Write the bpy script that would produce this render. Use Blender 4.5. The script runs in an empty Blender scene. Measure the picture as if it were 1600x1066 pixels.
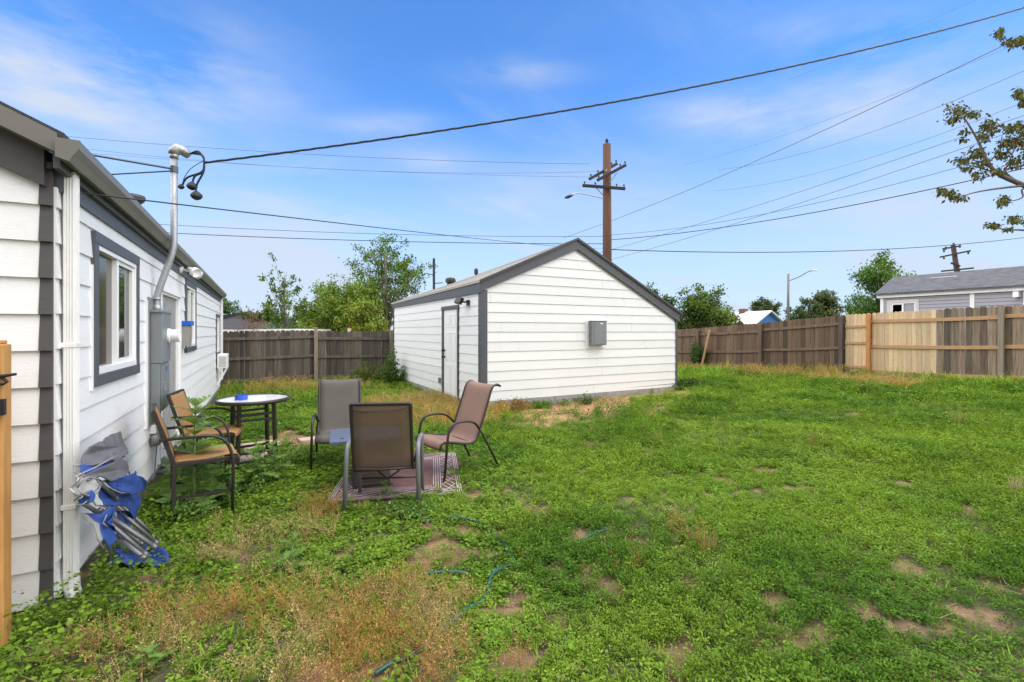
import bpy, math, random
import numpy as np
from mathutils import Vector, Matrix, Euler

# ------------------------------------------------------------------ camera, sky, sun, exposure
SC = bpy.context.scene
COL = SC.collection
CAM_H = 1.65
TH = math.radians(28.44)
FX, FY = math.sin(TH), math.cos(TH)          # forward
RX, RY = math.cos(TH), -math.sin(TH)         # right
FOC = 720.0                                  # focal length in photo pixels (1600 wide)
CX, HZ = 800.0, 518.0                        # principal column, horizon row

cam_d = bpy.data.cameras.new('camera'); cam = bpy.data.objects.new('camera', cam_d); COL.objects.link(cam)
cam_d.sensor_width = 36.0; cam_d.sensor_fit = 'HORIZONTAL'; cam_d.lens = FOC / 1600 * 36
cam_d.shift_y = (HZ - 533.0) / 1600.0
cam_d.clip_start = 0.05; cam_d.clip_end = 3000
cam.location = (0, 0, CAM_H); cam.rotation_euler = (math.pi / 2, 0, -TH)
SC.camera = cam

SUN_EL, SUN_AZ = math.radians(56), math.radians(150)     # azimuth clockwise from +Y
SUN_DIR = Vector((math.sin(SUN_AZ) * math.cos(SUN_EL), math.cos(SUN_AZ) * math.cos(SUN_EL), math.sin(SUN_EL)))
sun_d = bpy.data.lights.new('sun', 'SUN'); sun = bpy.data.objects.new('sun', sun_d); COL.objects.link(sun)
sun_d.energy = 0.65; sun_d.angle = math.radians(32); sun_d.color = (1.0, 0.93, 0.82)
sun.rotation_euler = SUN_DIR.to_track_quat('Z', 'Y').to_euler()
sun.location = (0, 0, 30)

SC.view_settings.view_transform = 'Standard'; SC.view_settings.look = 'None'
SC.view_settings.exposure = 0.42; SC.view_settings.gamma = 1.0

world = bpy.data.worlds.new('World'); SC.world = world; world.use_nodes = True
def build_world():
    nt = world.node_tree; N = nt.nodes; L = nt.links; N.clear()
    out = N.new('ShaderNodeOutputWorld'); bg = N.new('ShaderNodeBackground'); bg.inputs['Strength'].default_value = 0.15
    sky = N.new('ShaderNodeTexSky'); sky.sky_type = 'NISHITA'; sky.sun_disc = False
    sky.sun_elevation = SUN_EL; sky.sun_rotation = SUN_AZ
    sky.altitude = 1600; sky.air_density = 1.0; sky.dust_density = 1.2; sky.ozone_density = 1.5
    tc = N.new('ShaderNodeTexCoord')
    def math_(op, a, b=None, clamp=False):
        n = N.new('ShaderNodeMath'); n.operation = op; n.use_clamp = clamp
        for i, v in enumerate((a, b)):
            if v is None: continue
            if isinstance(v, (int, float)): n.inputs[i].default_value = v
            else: L.new(v, n.inputs[i])
        return n.outputs[0]
    D = tc.outputs['Generated']
    # wispy cirrus: noise stretched along one direction of a flat layer
    sep = N.new('ShaderNodeSeparateXYZ'); L.new(D, sep.inputs[0])
    zc = math_('MAXIMUM', sep.outputs[2], 0.04)
    zc = math_('ADD', zc, 0.12)
    comb = N.new('ShaderNodeCombineXYZ')
    L.new(math_('DIVIDE', sep.outputs[0], zc), comb.inputs[0]); L.new(math_('DIVIDE', sep.outputs[1], zc), comb.inputs[1])
    mp = N.new('ShaderNodeMapping'); mp.inputs['Rotation'].default_value = (0, 0, math.radians(28)); mp.inputs['Scale'].default_value = (0.75, 1.5, 1)
    L.new(comb.outputs[0], mp.inputs[0])
    n1 = N.new('ShaderNodeTexNoise'); n1.inputs['Scale'].default_value = 0.9; n1.inputs['Detail'].default_value = 7; n1.inputs['Roughness'].default_value = 0.55; n1.inputs['Distortion'].default_value = 0.6
    L.new(mp.outputs[0], n1.inputs['Vector'])
    wisp = N.new('ShaderNodeMapRange'); wisp.inputs[1].default_value = 0.50; wisp.inputs[2].default_value = 0.80; wisp.inputs[3].default_value = 0; wisp.inputs[4].default_value = 0.42
    wisp.interpolation_type = 'SMOOTHSTEP'; L.new(n1.outputs[0], wisp.inputs[0])
    total = wisp.outputs[0]
    # the separate cloud streaks
    n2 = N.new('ShaderNodeTexNoise'); n2.inputs['Scale'].default_value = 2.6; n2.inputs['Detail'].default_value = 8; n2.inputs['Roughness'].default_value = 0.6
    mp2 = N.new('ShaderNodeMapping'); mp2.inputs['Scale'].default_value = (1.2, 1.2, 4.0); L.new(D, mp2.inputs[0]); L.new(mp2.outputs[0], n2.inputs['Vector'])
    for (px, py, wx, wy, amp) in ((215, 145, 0.20, 0.075, 0.62), (60, 60, .22, .08, .3), (800, 112, 0.11, 0.022, 0.34), (1170, 182, 0.15, 0.035, 0.62), (600, 195, 0.09, 0.022, 0.36),
                                  (660, 245, .1, .03, .28), (400, 440, 0.16, 0.10, 0.55), (900, 300, .25, .08, .2), (1400, 130, 0.16, 0.07, 0.42), (1350, 45, .2, .03, .22), (1430, 300, 0.22, 0.08, 0.30)):
        ux, uz = (px - CX) / FOC, (HZ - py) / FOC
        v = Vector((FX + RX * ux, FY + RY * ux, uz)); ln = v.length
        right = Vector((RX, RY, 0)) - v * (Vector((RX, RY, 0)).dot(v) / ln ** 2)
        # offset of the direction from the cloud's centre along right / up
        vd = v / ln; rr = right.normalized(); uu = rr.cross(vd)
        def dot(vec):
            n = N.new('ShaderNodeVectorMath'); n.operation = 'DOT_PRODUCT'; L.new(D, n.inputs[0]); n.inputs[1].default_value = vec; return n.outputs['Value']
        a = math_('DIVIDE', dot(rr), wx); b = math_('DIVIDE', dot(uu), wy)
        r2 = math_('ADD', math_('MULTIPLY', a, a), math_('MULTIPLY', b, b))
        g = math_('EXPONENT', math_('MULTIPLY', r2, -1.0))
        g = math_('MULTIPLY', g, math_('GREATER_THAN', dot(vd), 0.0))
        k = math_('SUBTRACT', n2.outputs[0], 0.30); k = math_('MAXIMUM', math_('MULTIPLY', k, 5.0), 0.0)
        total = math_('ADD', total, math_('MULTIPLY', math_('MULTIPLY', g, k), amp))
    # fade of the low sky towards pale blue-white
    low = N.new('ShaderNodeMapRange'); low.inputs[1].default_value = 0.0; low.inputs[2].default_value = 0.46; low.inputs[3].default_value = 0.86; low.inputs[4].default_value = 0.0; low.interpolation_type = 'SMOOTHSTEP'
    L.new(sep.outputs[2], low.inputs[0])
    total = math_('ADD', total, low.outputs[0])
    total = math_('MINIMUM', total, 0.94)
    hs = N.new('ShaderNodeMix'); hs.data_type = 'RGBA'; hs.blend_type = 'MULTIPLY'; hs.inputs[0].default_value = 1.0
    L.new(sky.outputs[0], hs.inputs[6]); hs.inputs[7].default_value = SKY_TINT
    mix = N.new('ShaderNodeMix'); mix.data_type = 'RGBA'; L.new(total, mix.inputs[0])
    L.new(hs.outputs[2], mix.inputs[6]); mix.inputs[7].default_value = CLOUD_COL
    # broad bright fill light, added unseen to the sky behind and above the viewer
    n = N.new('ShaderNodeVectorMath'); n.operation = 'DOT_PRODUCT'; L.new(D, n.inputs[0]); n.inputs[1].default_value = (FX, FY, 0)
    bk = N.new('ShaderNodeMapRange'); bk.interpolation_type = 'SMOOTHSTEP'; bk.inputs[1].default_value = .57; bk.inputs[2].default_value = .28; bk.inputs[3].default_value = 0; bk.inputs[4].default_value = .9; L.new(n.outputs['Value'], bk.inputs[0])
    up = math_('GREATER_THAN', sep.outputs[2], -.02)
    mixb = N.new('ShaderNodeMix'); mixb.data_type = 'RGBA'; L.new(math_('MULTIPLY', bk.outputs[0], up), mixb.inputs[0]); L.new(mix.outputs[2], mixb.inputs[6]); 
    kk = N.new('ShaderNodeMapRange'); kk.inputs[1].default_value = -.95; kk.inputs[2].default_value = -.35; kk.inputs[3].default_value = .12; kk.inputs[4].default_value = 1.0; L.new(n.outputs['Value'], kk.inputs[0])  # added fill is dimmed straight behind, so the gables stay even
    bc = N.new('ShaderNodeVectorMath'); bc.operation = 'SCALE'; bc.inputs[0].default_value = BACK_FILL_COL[:3]; L.new(kk.outputs[0], bc.inputs['Scale']); L.new(bc.outputs[0], mixb.inputs[7])
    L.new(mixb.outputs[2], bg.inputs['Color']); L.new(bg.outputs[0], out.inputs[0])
SKY_TINT = (.63, 1.12, 1.60, 1)
CLOUD_COL = (3.35, 3.8, 4.5, 1)
BACK_FILL_COL = (19.0, 18.8, 19.0, 1)
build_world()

# ------------------------------------------------------------------ photo pixel -> place
def at(px, py, dep):
    lat = (px - CX) / FOC * dep
    return Vector((FX * dep + RX * lat, FY * dep + RY * lat, CAM_H + (HZ - py) / FOC * dep))
def ray(px, py):
    lat = (px - CX) / FOC
    return Vector((FX + RX * lat, FY + RY * lat, (HZ - py) / FOC))
def onX(px, py, X):
    r = ray(px, py); s = X / r.x; return Vector((X, r.y * s, CAM_H + r.z * s))
def onY(px, py, Y):
    r = ray(px, py); s = Y / r.y; return Vector((r.x * s, Y, CAM_H + r.z * s))
def gz(x, y):
    x = np.asarray(x, float); y = np.asarray(y, float)
    s = np.clip((x - 3.5) / 12, 0, 1.6)
    z = s * np.clip(.42 - .031 * (y - 4), -.1, .6) - .007 * np.clip(y - 3, 0, 30)
    z = z + .018 * np.sin(x * 1.7 + y * .9) + .014 * np.sin(y * 2.3 - x * 1.1)
    return z
def gnd(px, py):
    r = ray(px, py); s = CAM_H / max(-r.z, 1e-3)
    for _ in range(20):
        z = float(gz(r.x * s, r.y * s)); s = (CAM_H - z) / max(-r.z, 1e-3)
    return Vector((r.x * s, r.y * s, float(gz(r.x * s, r.y * s))))
def G(x, y, dz=0.0): return Vector((x, y, float(gz(x, y)) + dz))

# ------------------------------------------------------------------ value noise (numpy)
def vnoise(x, y, sc, seed):
    x = np.asarray(x) * sc; y = np.asarray(y) * sc
    xi = np.floor(x).astype(np.int64); yi = np.floor(y).astype(np.int64); fx = x - xi; fy = y - yi
    fx = fx * fx * (3 - 2 * fx); fy = fy * fy * (3 - 2 * fy)
    def h(i, j):
        n = (i * 374761393 + j * 668265263 + seed * 1442695041) & 0xffffffff
        n = ((n ^ (n >> 13)) * 1274126177) & 0xffffffff
        return ((n ^ (n >> 16)) & 0xffff) / 65535.0
    a = h(xi, yi); b = h(xi + 1, yi); c = h(xi, yi + 1); d = h(xi + 1, yi + 1)
    return (a * (1 - fx) + b * fx) * (1 - fy) + (c * (1 - fx) + d * fx) * fy
def fbm(x, y, sc, seed, o=3):
    t = 0; a = 1; n = 0
    for k in range(o):
        t = t + a * vnoise(x, y, sc * 2 ** k, seed + k * 17); n += a; a *= .5
    return t / n
def sstep(a, b, x):
    t = np.clip((x - a) / (b - a), 0, 1); return t * t * (3 - 2 * t)

# ------------------------------------------------------------------ materials
MATS = {}
def mat(name, col, rough=.6, metal=0.0, var=.0, vscale=4.0, vcol=None, bump=0.0, bscale=30.0, bstretch=(1, 1, 1), tint=False, transl=0.0, alpha=1.0,
        spec=.4, dirt=0.0, dcol=(.2, .17, .13), dscale=2.0, coat=0.0, dgrain=False):
    """A procedural material: base colour varied by noise, optional per-face tint, noise bump, dirt stains."""
    if name in MATS: return MATS[name]
    m = bpy.data.materials.new(name); m.use_nodes = True; nt = m.node_tree; N = nt.nodes; L = nt.links
    p = N['Principled BSDF']; p.inputs['Roughness'].default_value = rough; p.inputs['Metallic'].default_value = metal
    p.inputs['Specular IOR Level'].default_value = spec; p.inputs['Coat Weight'].default_value = coat
    tc = N.new('ShaderNodeTexCoord'); mp = N.new('ShaderNodeMapping'); mp.inputs['Scale'].default_value = bstretch; L.new(tc.outputs['Object'], mp.inputs[0])
    c = None
    rgb = N.new('ShaderNodeRGB'); rgb.outputs[0].default_value = (*col, 1); c = rgb.outputs[0]
    def mix(fac, a, b, mode='MIX'):
        n = N.new('ShaderNodeMix'); n.data_type = 'RGBA'; n.blend_type = mode
        if isinstance(fac, float): n.inputs[0].default_value = fac
        else: L.new(fac, n.inputs[0])
        L.new(a, n.inputs[6])
        if isinstance(b, tuple): n.inputs[7].default_value = (*b, 1)
        else: L.new(b, n.inputs[7])
        return n.outputs[2]
    if var > 0 or vcol:
        nz = N.new('ShaderNodeTexNoise'); nz.inputs['Scale'].default_value = vscale; nz.inputs['Detail'].default_value = 6; nz.inputs['Roughness'].default_value = .65
        L.new(mp.outputs[0], nz.inputs['Vector'])
        mr = N.new('ShaderNodeMapRange'); mr.inputs[1].default_value = .3; mr.inputs[2].default_value = .7; L.new(nz.outputs[0], mr.inputs[0])
        v = vcol or tuple(x * (1 - var) for x in col)
        c = mix(mr.outputs[0], c, v)
    if dirt > 0:
        nd = N.new('ShaderNodeTexNoise'); nd.inputs['Scale'].default_value = dscale; nd.inputs['Detail'].default_value = 8; nd.inputs['Roughness'].default_value = .7
        L.new((mp if dgrain else tc).outputs[0 if dgrain else 'Object'], nd.inputs['Vector'])
        md = N.new('ShaderNodeMapRange'); md.inputs[1].default_value = .52; md.inputs[2].default_value = .8; md.inputs[4].default_value = dirt; L.new(nd.outputs[0], md.inputs[0])
        c = mix(md.outputs[0], c, dcol)
    if tint:
        at_ = N.new('ShaderNodeAttribute'); at_.attribute_name = 'tint'
        c = mix(1.0, c, at_.outputs['Color'], 'MULTIPLY')
    L.new(c, p.inputs['Base Color'])
    if bump > 0:
        nb = N.new('ShaderNodeTexNoise'); nb.inputs['Scale'].default_value = bscale; nb.inputs['Detail'].default_value = 5; L.new(mp.outputs[0], nb.inputs['Vector'])
        bp = N.new('ShaderNodeBump'); bp.inputs['Strength'].default_value = bump; bp.inputs['Distance'].default_value = .01; L.new(nb.outputs[0], bp.inputs['Height']); L.new(bp.outputs[0], p.inputs['Normal'])
    last = p.outputs[0]; out = N['Material Output']
    if transl > 0:
        t = N.new('ShaderNodeBsdfTranslucent'); L.new(c, t.inputs[0]); ms = N.new('ShaderNodeMixShader'); ms.inputs[0].default_value = transl
        L.new(last, ms.inputs[1]); L.new(t.outputs[0], ms.inputs[2]); last = ms.outputs[0]
    if alpha < 1:
        t = N.new('ShaderNodeBsdfTransparent'); ms = N.new('ShaderNodeMixShader'); ms.inputs[0].default_value = alpha
        L.new(t.outputs[0], ms.inputs[1]); L.new(last, ms.inputs[2]); last = ms.outputs[0]
    L.new(last, out.inputs[0])
    MATS[name] = m; return m

white_rough = mat('white_siding_paint', (.80, .795, .78), .55, var=.05, vscale=1.6, bump=.35, bscale=14, bstretch=(2.5, 2.5, 30), dirt=.35, dcol=(.58, .53, .47), dscale=1.7)
white_smooth = mat('white_smooth_siding', (.82, .82, .815), .5, var=.03, vscale=1.2, bump=.08, bscale=12, bstretch=(2, 2, 25), dirt=.18, dcol=(.66, .64, .60), dscale=1.2)
grey_trim = mat('grey_trim_paint', (.085, .088, .10), .5, var=.12, vscale=3, bump=.1, bscale=20)
taupe_trim = mat('taupe_gutter_paint', (.17, .16, .14), .4, var=.12, vscale=3, dirt=.3, dcol=(.09, .08, .07))
dark_trim = mat('dark_brown_trim_paint', (.078, .073, .07), .55, var=.2, vscale=3, bump=.25, bscale=12, bstretch=(3, 3, 25))
white_vinyl = mat('white_vinyl', (.82, .82, .81), .35, var=.03)
white_metal = mat('white_gutter_metal', (.78, .77, .75), .4, var=.05, vscale=3, dirt=.4, dcol=(.55, .47, .38), dscale=5)
glass = mat('dark_window_glass', (.02, .022, .022), .03, spec=.9)
shingle_dark = mat('dark_shingles', (.06, .06, .065), .9, var=.5, vscale=60, bump=.5, bscale=90)
shingle_tan = mat('pale_tan_shingles', (.33, .30, .26), .9, var=.35, vscale=50, bump=.5, bscale=80)
concrete = mat('concrete', (.36, .35, .34), .9, var=.35, vscale=9, bump=.4, bscale=50)
panel_grey = mat('grey_panel_paint', (.20, .215, .22), .45, var=.08, vscale=4, dirt=.2, dcol=(.13, .13, .13))
galv = mat('galvanised_steel', (.42, .43, .44), .45, metal=.6, var=.25, vscale=25)
black_rub = mat('black_cable_rubber', (.02, .02, .022), .55)
grey_cable = mat('grey_cable', (.13, .14, .16), .5)

# ------------------------------------------------------------------ mesh builder
class MB:
    def __init__(s): s.v = []; s.f = []; s.t = []; s.mi = []; s.ct = (1, 1, 1); s.cm = 0
    def add(s, vs, fs):
        b = len(s.v)
        for v in vs: s.v.append(tuple(v)); s.t.append(s.ct)
        for f in fs: s.f.append(tuple(b + i for i in f)); s.mi.append(s.cm)
        return s
    def tint(s, *c):
        s.ct = c if len(c) == 3 else (c[0],) * 3; return s
    def box(s, p0, p1, M=None):
        x0, y0, z0 = p0; x1, y1, z1 = p1
        vs = [Vector(q) for q in ((x0, y0, z0), (x1, y0, z0), (x1, y1, z0), (x0, y1, z0), (x0, y0, z1), (x1, y0, z1), (x1, y1, z1), (x0, y1, z1))]
        if M is not None: vs = [M @ v for v in vs]
        return s.add(vs, [(0, 3, 2, 1), (4, 5, 6, 7), (0, 1, 5, 4), (1, 2, 6, 5), (2, 3, 7, 6), (3, 0, 4, 7)])
    def cbox(s, c, sz, M=None):
        return s.box([c[i] - sz[i] / 2 for i in range(3)], [c[i] + sz[i] / 2 for i in range(3)], M)
    def beam(s, a, b, w, h, up=(0, 0, 1)):
        a = Vector(a); b = Vector(b); d = (b - a); L = d.length; d.normalize(); up = Vector(up)
        x = d.cross(up)
        if x.length < 1e-5: x = d.cross(Vector((1, 0, 0)))
        x.normalize(); z = x.cross(d)
        M = Matrix((x, d, z)).transposed().to_4x4(); M.translation = a
        return s.box((-w / 2, 0, -h / 2), (w / 2, L, h / 2), M)
    def tube(s, pts, r, n=8, cap=True):
        pts = [Vector(p) for p in pts]; k = len(pts)
        rs = r if isinstance(r, (list, tuple)) else [r] * k
        d = (pts[1] - pts[0]).normalized(); ref = Vector((0, 0, 1)) if abs(d.z) < .9 else Vector((1, 0, 0))
        x = d.cross(ref).normalized(); vs = []; fs = []
        for i, p in enumerate(pts):
            d = (pts[min(i + 1, k - 1)] - pts[max(i - 1, 0)])
            if d.length < 1e-9: d = Vector((0, 0, 1))
            d.normalize(); x = (x - d * x.dot(d))
            if x.length < 1e-6: x = d.orthogonal()
            x.normalize(); y = d.cross(x)
            for j in range(n):
                a = 2 * math.pi * j / n; vs.append(p + (x * math.cos(a) + y * math.sin(a)) * rs[i])
        for i in range(k - 1):
            for j in range(n): fs.append((i * n + j, i * n + (j + 1) % n, (i + 1) * n + (j + 1) % n, (i + 1) * n + j))
        if cap: fs.append(tuple(range(n - 1, -1, -1))); fs.append(tuple((k - 1) * n + j for j in range(n)))
        return s.add(vs, fs)
    def lathe(s, prof, n=20, M=None, cap=True):
        vs = []; fs = []; k = len(prof)
        for (r, z) in prof:
            for j in range(n):
                a = 2 * math.pi * j / n; v = Vector((r * math.cos(a), r * math.sin(a), z)); vs.append(M @ v if M is not None else v)
        for i in range(k - 1):
            for j in range(n): fs.append((i * n + j, i * n + (j + 1) % n, (i + 1) * n + (j + 1) % n, (i + 1) * n + j))
        if cap: fs.append(tuple(range(n - 1, -1, -1))); fs.append(tuple((k - 1) * n + j for j in range(n)))
        return s.add(vs, fs)
    def prism(s, poly, axis, a, b):
        """poly of 2D points extruded along axis from a to b (axis 0: (y,z), 1: (x,z), 2: (x,y))"""
        n = len(poly); vs = []
        for h in (a, b):
            for (p, q) in poly: vs.append((h, p, q) if axis == 0 else (p, h, q) if axis == 1 else (p, q, h))
        fs = [tuple(range(n - 1, -1, -1)), tuple(range(n, 2 * n))] + [(i, (i + 1) % n, n + (i + 1) % n, n + i) for i in range(n)]
        return s.add(vs, fs)
    def grid(s, rows, thick=0.0):
        """rows: list of lists of points"""
        m = len(rows); n = len(rows[0]); vs = [p for r in rows for p in r]
        return s.add(vs, [(i * n + j, i * n + j + 1, (i + 1) * n + j + 1, (i + 1) * n + j) for i in range(m - 1) for j in range(n - 1)])
    def build(s, name, m, parent=None, smooth=False, world=False, bevel=0.0, solid=0.0, fix=True):
        me = bpy.data.meshes.new(name)
        off = Vector((0, 0, 0))
        if world and parent is not None: off = origin(parent)
        me.from_pydata([(v[0] - off[0], v[1] - off[1], v[2] - off[2]) for v in s.v], [], s.f)
        ca = me.color_attributes.new('tint', 'FLOAT_COLOR', 'POINT')
        ca.data.foreach_set('color', np.array([(*c, 1) for c in s.t], 'f').ravel())
        for mm in (m if isinstance(m, (list, tuple)) else [m]): me.materials.append(mm)
        if any(s.mi): me.polygons.foreach_set('material_index', s.mi)
        if smooth: me.polygons.foreach_set('use_smooth', [True] * len(me.polygons))
        me.validate(); me.update()
        if fix:
            import bmesh
            bm = bmesh.new(); bm.from_mesh(me); bmesh.ops.recalc_face_normals(bm, faces=bm.faces); bm.to_mesh(me); bm.free()
        o = bpy.data.objects.new(name, me); COL.objects.link(o)
        if parent is not None: o.parent = parent
        if solid: md = o.modifiers.new('thickness', 'SOLIDIFY'); md.thickness = solid; md.offset = 0
        if bevel: md = o.modifiers.new('bevel', 'BEVEL'); md.width = bevel; md.segments = 2; md.limit_method = 'ANGLE'
        return o
def origin(o):
    v = Vector((0, 0, 0))
    while o is not None: v += o.location; o = o.parent
    return v
def tag(o, label=None, cat=None, group=None, kind=None):
    if label: o['label'] = label
    if cat: o['category'] = cat
    if group: o['group'] = group
    if kind: o['kind'] = kind
    return o
def thing(name, loc, label, cat, group=None, rz=0.0):
    o = bpy.data.objects.new(name, None); COL.objects.link(o); o.location = loc; o.rotation_euler = (0, 0, rz); o.empty_display_size = .1
    return tag(o, label, cat, group)
def smooth_path(pts, n=6):
    pts = [Vector(p) for p in pts]; out = []
    for i in range(len(pts) - 1):
        p0 = pts[max(i - 1, 0)]; p1 = pts[i]; p2 = pts[i + 1]; p3 = pts[min(i + 2, len(pts) - 1)]
        for k in range(n):
            t = k / n; out.append(.5 * ((2 * p1) + (p2 - p0) * t + (2 * p0 - 5 * p1 + 4 * p2 - p3) * t * t + (3 * p1 - p0 - 3 * p2 + p3) * t ** 3))
    out.append(pts[-1]); return out
def round_path(pts, r=.05, n=5):
    """polyline with rounded corners"""
    pts = [Vector(p) for p in pts]; out = [pts[0]]
    for i in range(1, len(pts) - 1):
        a, b, c = pts[i - 1], pts[i], pts[i + 1]
        ra = min(r, (a - b).length * .48); rc = min(r, (c - b).length * .48)
        p = b + (a - b).normalized() * ra; q = b + (c - b).normalized() * rc
        for k in range(n + 1):
            t = k / n; out.append(p * (1 - t) ** 2 + b * 2 * t * (1 - t) + q * t * t)
    out.append(pts[-1]); return out

# ================================================================== GROUND
def ground_material():
    m = bpy.data.materials.new('soil'); m.use_nodes = True; nt = m.node_tree; N = nt.nodes; L = nt.links; p = N['Principled BSDF']; p.inputs['Roughness'].default_value = .95
    tc = N.new('ShaderNodeTexCoord')
    def noise(s, d=6, r=.6):
        n = N.new('ShaderNodeTexNoise'); n.inputs['Scale'].default_value = s; n.inputs['Detail'].default_value = d; n.inputs['Roughness'].default_value = r; L.new(tc.outputs['Object'], n.inputs['Vector']); return n.outputs[0]
    def rng(o, a, b):
        r = N.new('ShaderNodeMapRange'); r.inputs[1].default_value = a; r.inputs[2].default_value = b; L.new(o, r.inputs[0]); return r.outputs[0]
    def mix(f, a, b):
        n = N.new('ShaderNodeMix'); n.data_type = 'RGBA'; L.new(f, n.inputs[0])
        for i, v in ((6, a), (7, b)):
            if isinstance(v, tuple): n.inputs[i].default_value = (*v, 1)
            else: L.new(v, n.inputs[i])
        return n.outputs[2]
    a = N.new('ShaderNodeAttribute'); a.attribute_name = 'soil'
    sep = N.new('ShaderNodeSeparateColor'); L.new(a.outputs['Color'], sep.inputs[0])
    dirt = mix(rng(noise(6), .35, .65), (.38, .215, .115), (.26, .15, .085))
    dirt = mix(rng(noise(45, 8, .7), .52, .7), dirt, (.42, .30, .20))
    orange = mix(rng(noise(5), .35, .65), (.52, .29, .14), (.42, .23, .12))
    dirt = mix(sep.outputs[1], dirt, orange)
    green = mix(rng(noise(25, 8, .75), .4, .6), (.06, .085, .022), (.13, .10, .05))
    c = mix(sep.outputs[0], green, dirt)
    L.new(c, p.inputs['Base Color'])
    b = N.new('ShaderNodeBump'); b.inputs['Strength'].default_value = .8; b.inputs['Distance'].default_value = .05; L.new(noise(38, 8, .8), b.inputs['Height']); L.new(b.outputs[0], p.inputs['Normal'])
    return m
def blob(x, y, c, r, rot=0.0, seed=0, rough=.5):
    """soft-edged patch centred at c with radii r (m); edge broken by noise"""
    dx = x - c[0]; dy = y - c[1]; ca, sa = math.cos(rot), math.sin(rot)
    u = (dx * ca + dy * sa) / r[0]; v = (-dx * sa + dy * ca) / r[1]
    d = np.sqrt(u * u + v * v) + (fbm(x, y, 3.2 / max(.25, min(r)) ** .5, 31 + seed, 3) - .5) * 2 * rough
    return sstep(1.1, .7, d)
# patches of bare soil, read off the photograph and laid out on the ground (photo column, row, radii in metres along / across)
DIRT = [((690, 868), .26, .42), ((712, 830), .32, .16), ((790, 1036), .22, .13), ((1425, 985), .20, .12), ((1225, 1015), .20, .09), ((1370, 965), .12, .12), ((1530, 965), .16, .12), ((1060, 850), .07, .2),
        ((915, 740), .16, .12), ((1005, 715), .2, .12), ((1015, 705), .14, .2), ((500, 690), .55, .55), ((600, 1055), .18, .08), ((770, 870), .14, .1), ((1075, 660), .3, .3), ((1190, 770), .13, .09), ((1165, 770), .15, .07),
        ((905, 835), .1, .15), ((940, 925), .08, .08), ((455, 683), .5, .4), ((1000, 850), .07, .12), ((1270, 765), .15, .07), ((1410, 890), .16, .08), ((870, 965), .12, .07), ((835, 800), .12, .2), ((1545, 965), .1, .08), ((735, 775), .1, .1), ((1500, 600), .8, .25), ((1580, 620), .5, .2), ((1420, 615), .5, .25),
        ((820, 935), .1, .06), ((930, 755), .1, .07), ((1085, 915), .12, .06), ((1350, 800), .1, .06), ((1290, 900), .09, .06), ((1150, 950), .1, .05), ((985, 780), .12, .08), ((1120, 700), .2, .1), ((860, 890), .1, .07), ((700, 940), .12, .06)]
DIRT = [(gnd(*c), a * .82, b * .82) for c, a, b in DIRT]
ORANGE = [((8.0, 8.35), (1.9, .55), 1), ((6.2, 7.95), (1.5, .9), 1), ((5.0, 7.75), (.9, .6), 1), ((9.3, 8.45), (.7, .3), 1), ((6.3, 7.1), (2.0, .8), .85), ((8.2, 7.7), (1.6, .6), .82), ((4.9, 6.9), (1.1, .6), .7)]
def dirt_mask(x, y):
    m = np.zeros_like(x)
    for k, (c, a, b) in enumerate(DIRT): m = np.maximum(m, blob(x, y, (c.x, c.y), (a, b), -TH, k, 1.25))
    return np.maximum(m, .95 * sstep(.70, .76, fbm(x, y, 3.6, 217, 3)) * sstep(10, 7, y))
def orange_mask(x, y):
    m = np.zeros_like(x)
    for k, (c, r, wt) in enumerate(ORANGE): m = np.maximum(m, wt * blob(x, y, c, r, 0, 90 + k, .5 if wt == 1 else 1.1))
    return m
def build_ground():
    fine = np.concatenate([np.linspace(-7, 20, 271)])
    xs = np.concatenate([[-600, -300, -150, -80, -40, -25, -15, -10], fine, [23, 28, 35, 50, 80, 150, 300, 600]])
    ys = np.concatenate([[-200, -60, -20, -8], np.linspace(-3, 19, 221), [22, 26, 32, 45, 70, 120, 250, 700]])
    X, Y = np.meshgrid(xs, ys); Z = gz(np.clip(X, -12, 24), np.clip(Y, -6, 30))
    near = sstep(19, 17, Y) * sstep(20, 18, X)
    Z = Z + (fbm(X, Y, 1.4, 5, 3) - .5) * .05 * near
    nx, ny = len(xs), len(ys); V = np.stack([X, Y, Z], -1).reshape(-1, 3)
    i = np.arange(ny - 1)[:, None] * nx + np.arange(nx - 1)[None]; F = np.stack([i, i + 1, i + nx + 1, i + nx], -1).reshape(-1, 4)
    me = np_mesh('ground', V, F)
    a = me.color_attributes.new('soil', 'FLOAT_COLOR', 'POINT')
    D = np.maximum(dirt_mask(X, Y), orange_mask(X, Y)); O = orange_mask(X, Y)
    bare = np.maximum(D, .5 * sstep(.62, .8, fbm(X, Y, 1.1, 77, 4)))
    C = np.stack([bare, O, 0 * O, 1 + 0 * O], -1).reshape(-1, 4).astype('f'); a.data.foreach_set('color', C.ravel())
    me.materials.append(ground_material())
    o = bpy.data.objects.new('ground', me); COL.objects.link(o); tag(o, kind='structure', label='weedy back yard ground of reddish soil')
    return o
def np_mesh(name, V, F, smooth=True):
    me = bpy.data.meshes.new(name); k = F.shape[1]
    me.vertices.add(len(V)); me.vertices.foreach_set('co', V.astype('f').ravel())
    me.loops.add(F.size); me.loops.foreach_set('vertex_index', F.astype('i').ravel())
    me.polygons.add(len(F)); me.polygons.foreach_set('loop_start', np.arange(0, F.size, k, dtype='i'))
    if smooth: me.polygons.foreach_set('use_smooth', np.ones(len(F), bool))
    me.update(calc_edges=True); return me
ground = build_ground()

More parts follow.
